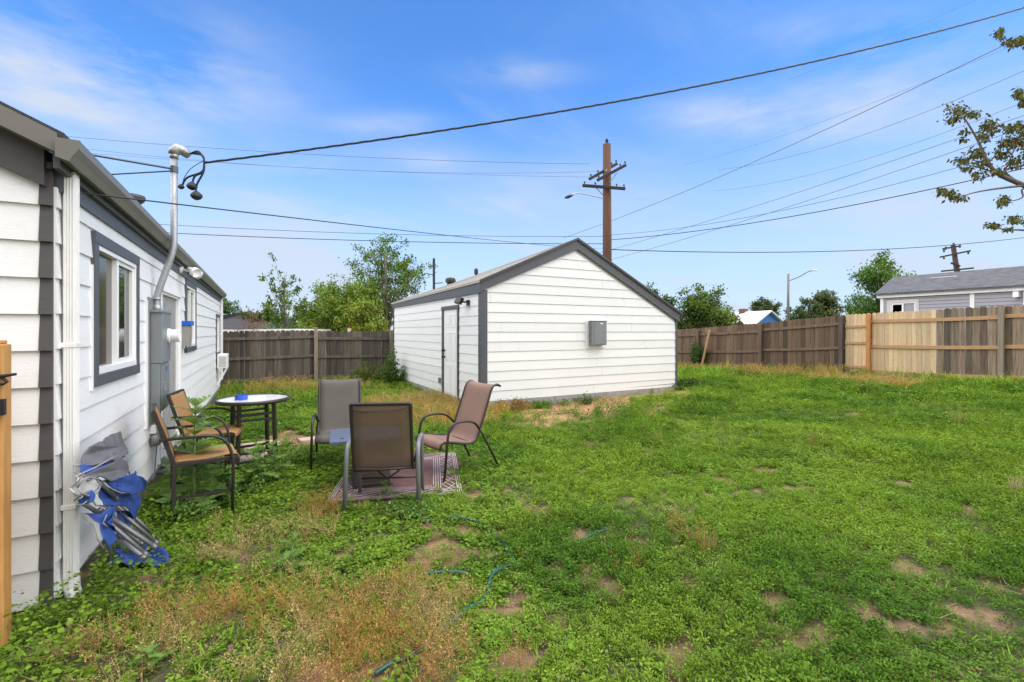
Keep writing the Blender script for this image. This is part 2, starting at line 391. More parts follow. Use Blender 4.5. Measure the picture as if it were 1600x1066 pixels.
# ================================================================== LAP SIDING
def lap(mb, P, U, Nn, z0, z1, lim, expo, proud=.014, holes=(), extra=0.0, rnd=None, phase=0.0, joints=0.0):
    P = Vector(P); U = Vector(U); Nn = Vector(Nn); rnd = rnd or random.Random(3)
    z = z0 - phase
    while z < z1 - 1e-4:
        zb, zt = max(z, z0), min(z + expo, z1)
        cuts = sorted({zb, zt, *[h for H in holes for h in H[2:] if zb < h < zt]})
        mb.tint(rnd.uniform(.93, 1.0)); jo = -10 + rnd.uniform(0, max(joints, .01))
        for ca, cb in zip(cuts[:-1], cuts[1:]):
            la, lb = lim(ca), lim(cb)
            if la[1] - la[0] < .01: continue
            if lb[1] < lb[0]: mid = (lb[0] + lb[1]) / 2; lb = (mid, mid)
            oa = extra + proud * (1 - (ca - z) / expo) + .002; ob = extra + proud * (1 - (cb - z) / expo) + .002
            hs = sorted((H[0], H[1]) for H in holes if H[2] < cb - 1e-5 and H[3] > ca + 1e-5)
            segs = []; u = None; cur = (la[0], lb[0])
            for (h0, h1) in hs:
                if h0 > cur[0]: segs.append((cur[0], h0, cur[1], h0))
                cur = (h1, h1)
            segs.append((cur[0], la[1], cur[1], lb[1]))
            if joints:
                s2 = []
                for (a0, a1, b0, b1) in segs:
                    j = jo
                    while j < max(a1, b1):
                        if max(a0, b0) + .15 < j < min(a1, b1) - .15: s2.append((a0, j - .0022, b0, j - .0022)); a0 = b0 = j + .0022
                        j += joints
                    s2.append((a0, a1, b0, b1))
                segs = s2
            for (a0, a1, b0, b1) in segs:
                if a1 - a0 < .003: continue
                pt = lambda u, zz, o: P + U * u + Nn * o + Vector((0, 0, zz))
                mb.add([pt(a0, ca, oa), pt(a1, ca, oa), pt(b1, cb, ob), pt(b0, cb, ob)], [(0, 1, 2, 3)])
                if ca == zb: mb.add([pt(a0, ca, extra - .004), pt(a1, ca, extra - .004), pt(a1, ca, oa), pt(a0, ca, oa)], [(0, 1, 2, 3)])
                for uu, ww in ((a0, b0), (a1, b1)):
                    mb.add([pt(uu, ca, extra - .004), pt(uu, ca, oa), pt(ww, cb, ob), pt(ww, cb, extra - .004)], [(0, 1, 2, 3)])
        z += expo
    mb.tint(1)

def wall_window(parent, P, U, Nn, u0, u1, z0, z1, trim=.085, tm=None, panes=2, dark=None, name='window', light=None):
    """window on a wall plane: grey casing (outer u0..u1, z0..z1), white sliding frame, panes"""
    P = Vector(P); U = Vector(U); Nn = Vector(Nn); tm = tm or grey_trim
    M = Matrix((U, Nn, Vector((0, 0, 1)))).transposed().to_4x4(); M.translation = P
    c = MB()
    c.box((u0, -.01, z1 - trim), (u1, .034, z1), M); c.box((u0, -.01, z0), (u1, .036, z0 + trim), M)
    c.box((u0, -.01, z0 + trim), (u0 + trim, .032, z1 - trim), M); c.box((u1 - trim, -.01, z0 + trim), (u1, .032, z1 - trim), M)
    w = c.build(name, tm, parent, world=True, bevel=.003)
    a0, a1, b0, b1 = u0 + trim + .001, u1 - trim - .001, z0 + trim + .001, z1 - trim - .001
    f = MB(); t = .035
    f.box((a0, -.05, b0), (a1, .024, b0 + t * 1.4), M); f.box((a0, -.05, b1 - t), (a1, .024, b1), M)
    f.box((a0, -.05, b0 + t * 1.4), (a0 + t, .022, b1 - t), M); f.box((a1 - t, -.05, b0 + t * 1.4), (a1, .022, b1 - t), M)
    mid = (a0 + a1) / 2
    if panes == 2:
        f.box((mid - .028, -.045, b0 + t * 1.4), (mid + .028, .012, b1 - t), M)
        # sash of the right light
        f.box((mid + .029, -.04, b0 + t * 1.4), (a1 - t, .006, b0 + t * 2.4), M); f.box((mid + .029, -.04, b1 - 2 * t), (a1 - t, .006, b1 - t), M)
        f.box((a1 - 2 * t, -.04, b0 + t * 2.4), (a1 - t, .006, b1 - 2 * t), M)
    f.build('frame', white_vinyl, w, world=True, bevel=.002)
    g = MB(); g.box((a0 + .005, -.030, b0 + .005), (mid, -.024, b1 - .005), M)
    g.build('pane', dark or glass, w, world=True)
    g = MB(); g.box((mid + .001, -.026, b0 + .005), (a1 - .005, -.020, b1 - .005), M)
    g.build('pane', light or glass, w, world=True)
    return w

# ================================================================== WHITE HOUSE (left)
HX = -1.10; HY0, HY1 = 3.75, 15.95; HEAVE = 2.66
house = thing('white_house', (HX, HY0, 0), 'long white lap-sided house with grey window trim and a grey gutter, at the left', 'house')
SLOPE_H = .47
curtain = mat('brown_curtain_glass', (.075, .062, .05), .12, var=.35, vscale=2.5, bstretch=(1, 14, .3), spec=.5)
def yz(px, py, X=HX): v = onX(px, py, X); return v.y, v.z
w1a = yz(140.5, 360); w1b = yz(140.5, 606); w1c = yz(212, 590)
W1 = (w1a[0], w1c[0], w1b[1], w1a[1])
w2a = yz(287.5, 440); w2b = yz(304, 547); W2 = (w2a[0], w2b[0], w2b[1], yz(304, 447)[1])
w3a = yz(336.5, 490); w3b = yz(342, 554); W3 = (w3a[0], w3b[0], w3b[1], 2.12)
DOOR = (yz(249, 500)[0], yz(279, 500)[0], .12, 2.16)
print('HOUSE windows', W1, W2, W3, DOOR)
def house_build():
    s = MB(); rnd = random.Random(5)
    holes = [W1, W2, W3, DOOR]
    lap(s, (HX, 0, 0), (0, 1, 0), (1, 0, 0), .05, 2.52, lambda z: (HY0 + .0, HY1), .2135, holes=holes, rnd=rnd)
    # gable end, facing the viewer (runs back to the left)
    gl = lambda z: (-9.0 + (0 if z < 2.52 else (z - 2.52) / SLOPE_H), HX - .062 - (0 if z < 2.70 else (z - 2.70) / SLOPE_H))
    lap(s, (0, HY0, 0), (1, 0, 0), (0, -1, 0), .02, 4.2, gl, .2165, proud=.02, rnd=rnd)
    wl = s.build('wall', white_rough, house, world=True, fix=False)
    b = MB(); b.box((-9, HY0 + .03, -.2), (HX - .03, HY1, 2.5)); b.box((-9, HY0 + .02, -.4), (HX - .012, HY1 - .02, .17))
    b.build('wall_core', concrete, house, world=True)
    c = MB(); lap(c, (0, HY0, 0), (1, 0, 0), (0, -1, 0), .02, 2.66, lambda z: (HX - .063, HX - .004), .2165, proud=.024, extra=.003, rnd=rnd)
    c.build('corner_trim', dark_trim, house, world=True, fix=False)
    f = MB(); f.box((HX - .02, HY0 + .03, 2.50), (HX + .03, HY1, 2.70)); f.build('frieze', grey_trim, house, world=True)
    # roof
    r = MB(); ov = .15; ex = HX + .085; ez = 2.755; rx = -5.2; rz = ez + (ex - rx) * SLOPE_H; th = .05
    r.add([(ex, HY0 - ov, ez), (rx, HY0 - ov, rz), (rx, HY1 + ov, rz), (ex, HY1 + ov, ez), (ex, HY0 - ov, ez + th), (rx, HY0 - ov, rz + th), (rx, HY1 + ov, rz + th), (ex, HY1 + ov, ez + th)],
          [(0, 1, 2, 3), (7, 6, 5, 4), (0, 4, 5, 1), (3, 2, 6, 7), (0, 3, 7, 4), (1, 5, 6, 2)])
    lx = -9.4
    r.add([(lx, HY0 - ov, ez), (rx, HY0 - ov, rz), (rx, HY1 + ov, rz), (lx, HY1 + ov, ez), (lx, HY0 - ov, ez + th), (rx, HY0 - ov, rz + th), (rx, HY1 + ov, rz + th), (lx, HY1 + ov, ez + th)],
          [(0, 3, 2, 1), (4, 5, 6, 7), (0, 1, 5, 4), (3, 7, 6, 2), (0, 4, 7, 3), (1, 2, 6, 5)])
    r.build('roof', shingle_dark, house, world=True)
    # rake trim and barge board on the gable
    k = MB(); y0 = HY0 - ov + .004
    def slab(y, t, za, zb, x0, x1):
        z = lambda x: ez + (ex - x) * SLOPE_H
        k.add([(x0, y, z(x0) + za), (x1, y, z(x1) + za), (x1, y, z(x1) + zb), (x0, y, z(x0) + zb), (x0, y + t, z(x0) + za), (x1, y + t, z(x1) + za), (x1, y + t, z(x1) + zb), (x0, y + t, z(x0) + zb)],
              [(0, 1, 2, 3), (7, 6, 5, 4), (0, 4, 5, 1), (1, 5, 6, 2), (2, 6, 7, 3), (3, 7, 4, 0)])
    slab(y0 - .01, .03, -.085, .03, rx, ex - .03); k.build('rake_trim', taupe_trim, house, world=True)
    k = MB(); slab(HY0 - .055, .05, -.30, -.086, rx, HX - .03); k.build('barge_board', dark_trim, house, world=True)
    k = MB(); slab(y0 + .02, HY0 - .06 - y0, -.088, -.05, rx, ex - .06); k.build('soffit', taupe_trim, house, world=True)
    # fascia and K-style gutter with closed end
    g = MB(); g.box((HX + .031, HY0 - ov + .02, 2.60), (HX + .062, HY1 + ov - .02, 2.735)); g.build('fascia', grey_trim, house, world=True)
    gx = HX + .063; prof = [(gx, 2.735), (gx, 2.63), (gx + .055, 2.612), (gx + .075, 2.65), (gx + .10, 2.69), (gx + .105, 2.735), (gx + .093, 2.735), (gx + .09, 2.70), (gx + .06, 2.66), (gx + .008, 2.66), (gx + .008, 2.735)]
    prof = [(x + .0, z + .02) for x, z in prof]
    g = MB(); g.prism(prof, 1, HY0 - ov - .05, HY1 + ov)
    g.prism([(gx - .002, 2.757), (gx - .002, 2.648), (gx + .057, 2.630), (gx + .077, 2.668), (gx + .102, 2.708), (gx + .107, 2.757)], 1, HY0 - ov - .056, HY0 - ov - .049)
    g.build('gutter', taupe_trim, house, world=True)
    # soffit strip between wall and gutter
    g = MB(); g.box((HX + .0, HY0 - .02, 2.703), (HX + .06, HY1, 2.72)); g.build('eave_soffit', dark_trim, house, world=True)
    # downspouts
    def downspout(y, zb, kick):
        d = MB(); x0, x1 = HX + .022, HX + .078
        d.box((x0, y, zb + .1), (x1, y + .085, 2.64))
        for i in range(4): d.box((x0 + .006 + i * .013, y - .004, zb + .12), (x0 + .012 + i * .013, y + .002, 2.62))
        for i in range(3): d.box((x1 - .002, y + .012 + i * .026, zb + .12), (x1 + .004, y + .022 + i * .026, 2.62))
        if kick: d.tube([(HX + .05, y + .042, zb + .12), (HX + .055, y + .035, zb + .03), (HX + .075, y + .01, zb - .03)], .041, 10)
        for zz in (.55, 1.55): d.box((x0 - .01, y - .006, zz), (x1 + .006, y + .095, zz + .03))
        d.build('downspout', white_metal, house, world=True, bevel=.006)
    downspout(3.80, .02, True); downspout(15.85, .15, False)
    # recessed door
    d = MB(); M = None; y0, y1, z0, z1 = DOOR
    d.box((HX - .12, y0 + .04, z0), (HX - .08, y1 - .04, z1 - .04)); dr = d.build('door', mat('red_brown_door_paint', (.16, .07, .05), .45, var=.2, bstretch=(1, 1, .2), vscale=8), house, world=True, bevel=.004)
    d = MB(); d.tube([(HX - .08, y0 + .14, 1.1), (HX - .03, y0 + .14, 1.1), (HX - .025, y0 + .22, 1.1)], .012, 8); d.build('handle', galv, dr, world=True)
    d = MB(); cream = white_smooth
    d.box((HX - .2, y0 - .0, z0), (HX + .005, y0 + .04, z1)); d.box((HX - .2, y1 - .04, z0), (HX + .005, y1, z1)); d.box((HX - .2, y0, z1 - .04), (HX + .005, y1, z1))
    d.box((HX, y0 - .06, z0), (HX + .03, y0 + .01, z1 + .06)); d.box((HX, y1 - .01, z0), (HX + .03, y1 + .05, z1 + .06)); d.box((HX, y0 + .01, z1 - .01), (HX + .03, y1 - .01, z1 + .06))
    d.build('door_frame', cream, house, world=True)
    d = MB(); d.box((HX - .2, y0, z0 - .1), (HX + .06, y1, z0)); d.build('sill', concrete, house, world=True)
    for W, dk in ((W1, curtain), (W2, mat('olive_reflecting_glass', (.06, .07, .03), .05, var=.5, vscale=6, spec=.7)), (W3, glass)):
        wall_window(house, (HX, 0, 0), (0, 1, 0), (1, 0, 0), *W, dark=dk)
    # white filler strips where the siding stops beside window and panel
    k = MB(); k.box((HX, W1[0] - .035, W1[2] - .02), (HX + .022, W1[0] - .001, W1[3] - .25)); k.build('trim_strip', white_vinyl, house, world=True); k = MB(); k.box((HX, 6.10, .62), (HX + .026, 6.19, 1.98)); k.build('trim_strip', white_vinyl, house, world=True)
    v = MB(); x, y = -1.30, 6.70; zr = ez + (ex - x) * SLOPE_H
    M = Matrix.Translation((x, y, zr)); v.lathe([(.05, -.05), (.05, .22), (.075, .23), (.105, .26), (.115, .29), (.11, .315), (.05, .33)], 18, M); v.build('roof_vent', mat('weathered_vent_metal', (.10, .10, .105), .5, metal=.3, var=.2), house, world=True, smooth=False)
house_build()

# ---- electric service panel with mast
panel = thing('electric_panel', (-1.10, 6.22, .75), 'grey electric meter panel with a tall steel conduit mast on the house wall', 'electric panel')
def panel_build():
    b = MB(); b.box((HX + .008, 6.20, .62), (HX + .03, 6.86, 2.02)); b.build('backboard', panel_grey, panel, world=True)
    b = MB(); b.box((HX + .031, 6.27, 1.30), (-.965, 6.80, 1.87)); b.box((HX + .031, 6.27, .76), (-.985, 6.80, 1.297)); b.box((HX + .02, 6.25, 1.855), (-.955, 6.82, 1.885))
    b.build('cabinet', panel_grey, panel, world=True, bevel=.006)
    b = MB(); b.box((-.984, 6.30, .79), (-.974, 6.77, 1.27)); d = b.build('door', panel_grey, panel, world=True, bevel=.004)
    b = MB(); b.box((-.973, 6.40, 1.03), (-.955, 6.43, 1.09)); b.tube([(-.965, 6.415, 1.00), (-.965, 6.415, 1.04)], .012, 8); b.build('latch', galv, d, world=True)
    b = MB(); b.box((-.973, 6.53, 1.20), (-.971, 6.60, 1.255)); b.build('sticker', mat('blue_sticker', (.05, .09, .35), .5), d, world=True)
    M = Matrix.Translation((-.963, 6.60, 1.60)) @ Matrix.Rotation(math.pi / 2, 4, 'Y')
    b = MB(); b.lathe([(.085, 0), (.085, .02), (.073, .025), (.073, .11), (.066, .118), (.055, .112), (.05, .10)], 28, M); b.build('meter', white_vinyl, panel, world=True, smooth=False)
    b = MB(); b.tube(round_path([(-1.045, 6.45, 1.87), (-1.045, 6.45, 2.04), (-.885, 6.45, 2.60), (-.885, 6.45, 3.66)], .12, 6), .034, 14)
    b.tube([(-1.045, 6.45, 1.87), (-1.045, 6.45, 1.95)], .044, 14); b.tube([(-1.045, 6.45, 2.0), (-1.045, 6.45, 2.03)], .041, 14); b.tube([(-.885, 6.45, 3.62), (-.885, 6.45, 3.67)], .042, 14)
    b.build('mast', galv, panel, world=True, smooth=True)
    b = MB(); b.tube([(-.90, 6.45, 3.66), (-.885, 6.45, 3.70), (-.86, 6.46, 3.735), (-.80, 6.47, 3.73), (-.745, 6.48, 3.68)], [.045, .058, .062, .058, .04], 12); b.build('weatherhead', mat('scratched_aluminium', (.5, .5, .5), .4, metal=.5, var=.6, vscale=40), panel, world=True, smooth=True)
    rod = mat('dark_steel_rod', (.10, .11, .13), .4, metal=.5)
    b = MB(); b.tube([(-.885, 6.45, 3.50), (-2.2, 5.6, 3.32)], .012, 8); b.build('brace', rod, panel, world=True)
    b = MB(); b.tube([(-.885, 6.45, 3.48), (-2.4, 7.2, 3.36)], .009, 8); b.build('brace', rod, panel, world=True)
    b = MB(); b.tube([(-.885, 6.45, 3.46), (-.885, 6.45, 3.53)], .04, 12); b.build('mast_collar', rod, panel, world=True)
    c = MB(); S = at(319, 251, 5.2); h = Vector((-.745, 6.48, 3.70))
    for k in range(3):
        o = Vector((0, .012 * (k - 1), .01 * k)); c.tube(smooth_path([h + o, at(309 + 2 * k, 236 + 3 * k, 5.2), at(317, 246, 5.2) + o, S + o], 5), .009, 6)
    for (px, py, k) in ((284, 292, 0), (300, 290, 1), (307, 304, 2)):
        c.tube(smooth_path([S, at(316 + k, 268, 5.2), at(px + (8 - 4 * k), py - 14, 5.2), at(px, py, 5.2)], 6), .011, 7)
    c.tube(smooth_path([S, at(300, 262, 5.2), at(290, 274, 5.2), at(286, 283, 5.2)], 5), .004, 5)
    for (px, py, sc) in ((283, 292, .6), (300, 291, 1.0), (307, 306, 1.1)):
        p = at(px, py, 5.2); M = Matrix.Translation(p) @ Matrix.Rotation(.35, 4, 'X')
        c.lathe([(.01, .05 * sc), (.03 * sc, .035 * sc), (.05 * sc, .015 * sc), (.056 * sc, -.005), (.04 * sc, -.03 * sc), (.012, -.045 * sc)], 14, M)
    c.build('service_loop', black_rub, panel, world=True, smooth=True)
panel_build()

# ---- small fixtures on the house wall
t = thing('flood_light', (HX, 8.15, 2.35), 'white twin flood light under the house eave above the doorway', 'flood light')
def house_flood():
    base = onX(280, 420, HX + .02)
    b = MB(); M = Matrix.Translation(base) @ Matrix.Rotation(math.pi / 2, 4, 'Y'); b.lathe([(.07, 0), (.07, .025), (.05, .035), (.03, .05)], 16, M); b.build('base_plate', white_vinyl, t, world=True)
    for (px, py, yaw) in ((282, 424, -.5), (290, 424, .5)):
        b = MB(); c = base + Vector((.17, .12 * (1 if yaw > 0 else -.6), -.03))
        d = Vector((.6, yaw, -.35)).normalized(); M = d.to_track_quat('Z', 'Y').to_matrix().to_4x4(); M.translation = c - d * .06
        b.lathe([(.02, -.03), (.035, -.01), (.04, .04), (.068, .08), (.07, .15), (.06, .14), (.035, .11)], 16, M); b.tube([base + Vector((.04, 0, 0)), base + Vector((.1, .04 * yaw, -.03)), c - d * .07], .014, 8)
        b.build('lamp_head', white_vinyl, t, world=True, smooth=True)
house_flood()
t2 = thing('timer_box', (HX, 8.6, 1.35), 'small grey wall box with a bright blue lid beside the doorway', 'wall box')
def timer():
    p = onX(283, 548, HX + .02); q = onX(294, 516, HX + .02); y0, y1 = p.y, p.y + .28; z0, z1 = p.z, p.z + .38
    b = MB(); b.box((HX + .018, y0, z0 + .06), (HX + .12, y1, z1)); b.build('case', mat('clear_grey_plastic', (.33, .32, .29), .3, var=.2), t2, world=True, bevel=.008)
    b = MB(); b.box((HX + .015, y0 - .02, z1 + .001), (HX + .15, y1 + .02, z1 + .07)); b.build('lid', mat('bright_blue_plastic', (.02, .12, .55), .35), t2, world=True, bevel=.006)
    b = MB(); b.tube(smooth_path([(HX + .07, y0 + .05, z0 + .06), (HX + .08, y0 + .05, z0), (HX + .06, y0 + .09, z0 - .03), (HX + .04, y0 + .14, z0 + .03)], 5), .008, 6); b.build('cable', black_rub, t2, world=True)
timer()
t3 = thing('hose_outlet', (HX, 6.4, .45), 'round grey weatherproof outlet cover low on the house wall behind the near tan chair', 'outlet')
def outlet():
    p = onX(237, 687, HX + .02); b = MB(); M = Matrix.Translation(p) @ Matrix.Rotation(math.pi / 2, 4, 'Y'); b.lathe([(.075, 0), (.08, .03), (.07, .07), (.04, .09)], 16, M); b.build('cover', mat('pitted_grey_metal', (.28, .28, .28), .5, metal=.3, var=.4, vscale=40), t3, world=True, smooth=True)
    b = MB(); b.box((p.x - .01, p.y - .06, p.z + .07), (p.x + .05, p.y + .07, p.z + .17)); b.build('box', white_vinyl, t3, world=True, bevel=.01)
    b = MB(); b.tube(smooth_path([p + Vector((.04, .02, -.06)), p + Vector((.03, .05, -.2)), p + Vector((.025, .02, -.33)), p + Vector((.03, -.1, -.42))], 6), .006, 6); b.build('cord', grey_cable, t3, world=True)
outlet()
t4 = thing('air_conditioner', (HX, 15.2, .7), 'white louvred window air conditioner near the far end of the house', 'air conditioner')
def aircon():
    y0, y1 = W3[0] - .0, W3[0] + .62; z0, z1 = .66, 1.04
    b = MB(); b.box((HX + .04, y0, z0), (HX + .27, y1, z1)); b.build('case', white_vinyl, t4, world=True, bevel=.015)
    b = MB()
    for k in range(9): b.box((HX + .08, y0 - .012, z0 + .05 + k * .032), (HX + .25, y0 - .001, z0 + .066 + k * .032))
    b.build('louvre', mat('light_grey_plastic', (.45, .45, .44), .5), t4, world=True)  # louvre slats in one plain grey, darker than the case
    b = MB(); b.beam((HX + .25, y0 + .1, z0 - .003), (HX + .03, y0 + .1, z0 - .45), .04, .04); b.build('bracket', white_vinyl, t4, world=True); b = MB(); b.beam((HX + .25, y1 - .1, z0 - .003), (HX + .03, y1 - .1, z0 - .45), .04, .04); b.build('bracket', white_vinyl, t4, world=True)
aircon()

# ---- wooden gate at the far left edge
gate = thing('wooden_gate', tuple(at(2, 1030, 2.34)), 'new orange pine gate with a black thumb latch at the left edge', 'gate')
pine = mat('fresh_pine', (.56, .30, .095), .6, vcol=(.40, .19, .05), vscale=3.5, bump=.15, bscale=10, bstretch=(9, 9, .8), dirt=.3, dcol=(.22, .11, .04), dscale=6)
def gate_build():
    g0 = at(2, 1030, 2.34); x1 = at(17, 900, 2.34).x - .028; y = g0.y
    b = MB(); b.box((x1 - .095, y - .02, -.02), (x1, y + .07, 1.585)); b.box((x1 - .085, y - .01, 1.585), (x1 - .012, y + .06, 1.605)); b.build('post', pine, gate, world=True, bevel=.006)
    b = MB()
    for k in range(9): xx = x1 - .10 - .145 * (k + 1); b.box((xx, y + .075, .06), (xx + .14, y + .095, 1.6 + .01 * (k % 3)))
    b.build('board_panel', pine, gate, world=True)
    for zz in (.3, 1.3):
        b = MB(); b.box((x1 - 1.4, y + .03, zz), (x1 - .098, y + .073, zz + .09)); b.build('rail', pine, gate, world=True)
    l = MB(); z = at(0, 590, 2.3).z; blk = mat('black_latch_iron', (.025, .025, .028), .45, metal=.4)
    l.tube([(x1 - .03, y - .035, z), (x1 + .055, y - .045, z + .014)], [.011, .007], 8); l.box((x1 - .07, y - .032, z - .16), (x1 - .02, y - .021, z + .05)); l.tube([(x1 - .0, y - .035, z + .0), (x1 + .02, y - .04, z - .025), (x1 + .005, y - .04, z - .035), (x1 - .02, y - .035, z - .03)], .008, 7)
    l.box((x1 - .075, y - .05, z - .19), (x1 + .012, y - .0205, z - .11)); l.build('latch', blk, gate, world=True, bevel=.002)
gate_build()

# ================================================================== GARAGE
GX0, GX1, GY0, GY1 = 3.99, 9.66, 8.70, 15.9
garage = thing('white_garage', (GX0, GY0, 0), 'white clapboard garage with charcoal trim in the middle of the yard', 'garage')
def garage_build():
    slab_z = lambda x: .12 + (x - GX0) / (GX1 - GX0) * .14
    apx, apz = 6.40, 3.73; el = 2.66; er = 2.08
    sl = (apz - el) / (apx - GX0); sr = (apz - er) / (GX1 + .12 - apx)
    dY0, dY1 = onX(692, 540, GX0).y, onX(718, 540, GX0).y
    dy0, dy1 = min(dY0, dY1), max(dY0, dY1); dz0, dz1 = .04, onX(705, 478, GX0).z
    print('garage door', dy0, dy1, dz0, dz1)
    s = MB(); rnd = random.Random(8)
    lap(s, (GX0, 0, 0), (0, 1, 0), (-1, 0, 0), .12, el - .15, lambda z: (GY0, GY1), .2075, proud=.012, holes=[(dy0, dy1, -1, dz1)], rnd=rnd, joints=3.66)
    lap(s, (0, GY0, 0), (1, 0, 0), (0, -1, 0), .19, apz - .05, lambda z: (GX0 if z < el - .15 else GX0 + (z - el + .15) / sl, GX1 if z < er - .2 else GX1 - (z - er + .2) / sr), .2075, proud=.014, rnd=rnd, joints=3.66)
    s.build('wall', mat('garage_siding_paint', (.80, .80, .79), .5, var=.04, vscale=1.2, bump=.12, bscale=12, bstretch=(2, 2, 25), tint=True, dirt=.3, dcol=(.62, .58, .52), dscale=1.6), garage, world=True, fix=False)
    b = MB(); b.add([(GX0 + .02, GY0 + .02, 0), (GX1 - .02, GY0 + .02, 0), (GX1 - .02, GY0 + .02, er - .1), (apx, GY0 + .02, apz - .12), (GX0 + .02, GY0 + .02, el - .12),
           (GX0 + .02, GY1, 0), (GX1 - .02, GY1, 0), (GX1 - .02, GY1, er - .2), (apx, GY1, apz - .5), (GX0 + .02, GY1, el - .2)],
          [(0, 1, 2, 3, 4), (9, 8, 7, 6, 5), (0, 5, 6, 1), (1, 6, 7, 2), (2, 7, 8, 3), (3, 8, 9, 4), (4, 9, 5, 0)])
    b.build('wall_core', white_smooth, garage, world=True)
    f = MB(); f.add([(GX0 - .005, GY0 - .012, -.4), (GX1 + .0, GY0 - .012, -.4), (GX1, GY0 - .012, .28), (GX0 - .005, GY0 - .012, .185),
                     (GX0 - .005, GY0 + .1, -.4), (GX1, GY0 + .1, -.4), (GX1, GY0 + .1, .28), (GX0 - .005, GY0 + .1, .185)], [(0, 1, 2, 3), (7, 6, 5, 4), (0, 4, 5, 1), (1, 5, 6, 2), (2, 6, 7, 3), (3, 7, 4, 0)])
    f.box((GX0 - .006, GY0 + .101, -.4), (GX0 + .1, GY1, .115)); f.build('foundation', concrete, garage, world=True)
    # roof deck with thin shingle edge
    dropz = lambda x: .08 + .24 * max(0, 1 - abs(x - apx) / (apx - GX0))
    r = MB(); y0, y1 = GY0 - .07, GY1 + .1; th = .045; ox = GX0 - .07; oz = el - sl * .07 + .03; rx, rz = GX1 + .14, er - sr * .02 + .03; az = apz + .03
    for (xa, za, xb, zb) in ((ox, oz, apx, az), (apx, az, rx, rz)):
        fa, fb = dropz(xa), dropz(xb); r.add([(xa, y0, za), (xb, y0, zb), (xb, y1, zb - fb), (xa, y1, za - fa), (xa, y0, za + th), (xb, y0, zb + th), (xb, y1, zb + th - fb), (xa, y1, za + th - fa)], [(0, 3, 2, 1), (4, 5, 6, 7), (0, 1, 5, 4), (3, 7, 6, 2), (0, 4, 7, 3), (1, 2, 6, 5)])
    rnd2 = random.Random(4)
    for k in range(14):   # shingle courses
        f0 = k / 14; xa = ox + (apx - ox) * f0; za = oz + (az - oz) * f0 + th; xb = ox + (apx - ox) * (f0 + 1 / 13); zb = oz + (az - oz) * (f0 + 1 / 13) + th
        fa, fb = dropz(xa), dropz(xb); r.tint(rnd2.uniform(.85, 1)); r.add([(xa, y0, za + .012), (xb, y0, zb + .002), (xb, y1, zb + .002 - fb), (xa, y1, za + .012 - fa), (xa, y0, za), (xa, y1, za - fa)], [(0, 1, 2, 3), (4, 0, 3, 5)])
    r.tint(1)
    r.build('roof', mat('garage_shingles', (.44, .41, .36), .9, var=.3, vscale=40, bump=.5, bscale=70, tint=True), garage, world=True)
    e = MB()   # dark drip edge along the gable
    for (xa, za, xb, zb) in ((ox, oz, apx, az), (apx, az, rx, rz)):
        e.add([(xa, y0 - .02, za + .002), (xb, y0 - .02, zb + .002), (xb, y0 - .02, zb + th + .008), (xa, y0 - .02, za + th + .008), (xa, y0 - .001, za + .002), (xb, y0 - .001, zb + .002), (xb, y0 - .001, zb + th + .008), (xa, y0 - .001, za + th + .008)],
              [(0, 1, 2, 3), (7, 6, 5, 4), (0, 4, 5, 1), (1, 5, 6, 2), (2, 6, 7, 3), (3, 7, 4, 0)])
    e.build('drip_edge', mat('charcoal_drip_edge', (.05, .05, .055), .5), garage, world=True)
    k = MB(); w = .20
    for (xa, za, xb, zb) in ((GX0 - .04, oz + sl * .03, apx, az), (apx, az, GX1 + .10, er + .04)):
        k.add([(xa, GY0 - .05, za - w), (xb, GY0 - .05, zb - w - .02), (xb, GY0 - .05, zb - .001), (xa, GY0 - .05, za - .001), (xa, GY0 - .016, za - w), (xb, GY0 - .016, zb - w - .02), (xb, GY0 - .016, zb - .001), (xa, GY0 - .016, za - .001)],
              [(0, 1, 2, 3), (7, 6, 5, 4), (0, 4, 5, 1), (1, 5, 6, 2), (2, 6, 7, 3), (3, 7, 4, 0)])
    k.build('barge_board', grey_trim, garage, world=True)
    k = MB(); k.box((GX0 - .05, GY0 - .048, oz - .21), (GX0 - .016, GY1 + .05, oz + .0)); k.build('fascia', grey_trim, garage, world=True, bevel=.003)
    k = MB(); k.box((GX0 - .03, GY0 - .034, .15), (GX0 - .0, GY0 + .10, el - .17)); k.box((GX0 + .001, GY0 - .033, .17), (GX0 + .125, GY0 + .0, el - .15)); k.build('corner_trim', grey_trim, garage, world=True, bevel=.003)
    k = MB(); k.box((GX1 - .02, GY0 - .033, .24), (GX1 + .03, GY0 + .1, er - .13)); k.build('corner_trim', grey_trim, garage, world=True, bevel=.003)
    k = MB(); k.box((GX0 - .03, GY1 - .06, .1), (GX0 + .02, GY1 + .02, oz - .2)); k.build('corner_trim', grey_trim, garage, world=True, bevel=.003)
    # door with charcoal casing
    d = MB(); c = .085; d.box((GX0 - .036, dy0, dz0), (GX0 + .03, dy0 + c, dz1 - c - .002)); d.box((GX0 - .036, dy1 - c, dz0), (GX0 + .03, dy1, dz1 - c - .002)); d.box((GX0 - .04, dy0 - .02, dz1 - c), (GX0 + .03, dy1 + .02, dz1)); d.build('door_frame', grey_trim, garage, world=True, bevel=.003)
    d = MB(); a0, a1 = dy0 + c + .004, dy1 - c - .004; zt = dz1 - c - .006; d.box((GX0 - .004, a0, dz0 + .03), (GX0 + .03, a1, zt))
    ww = (a1 - a0); 
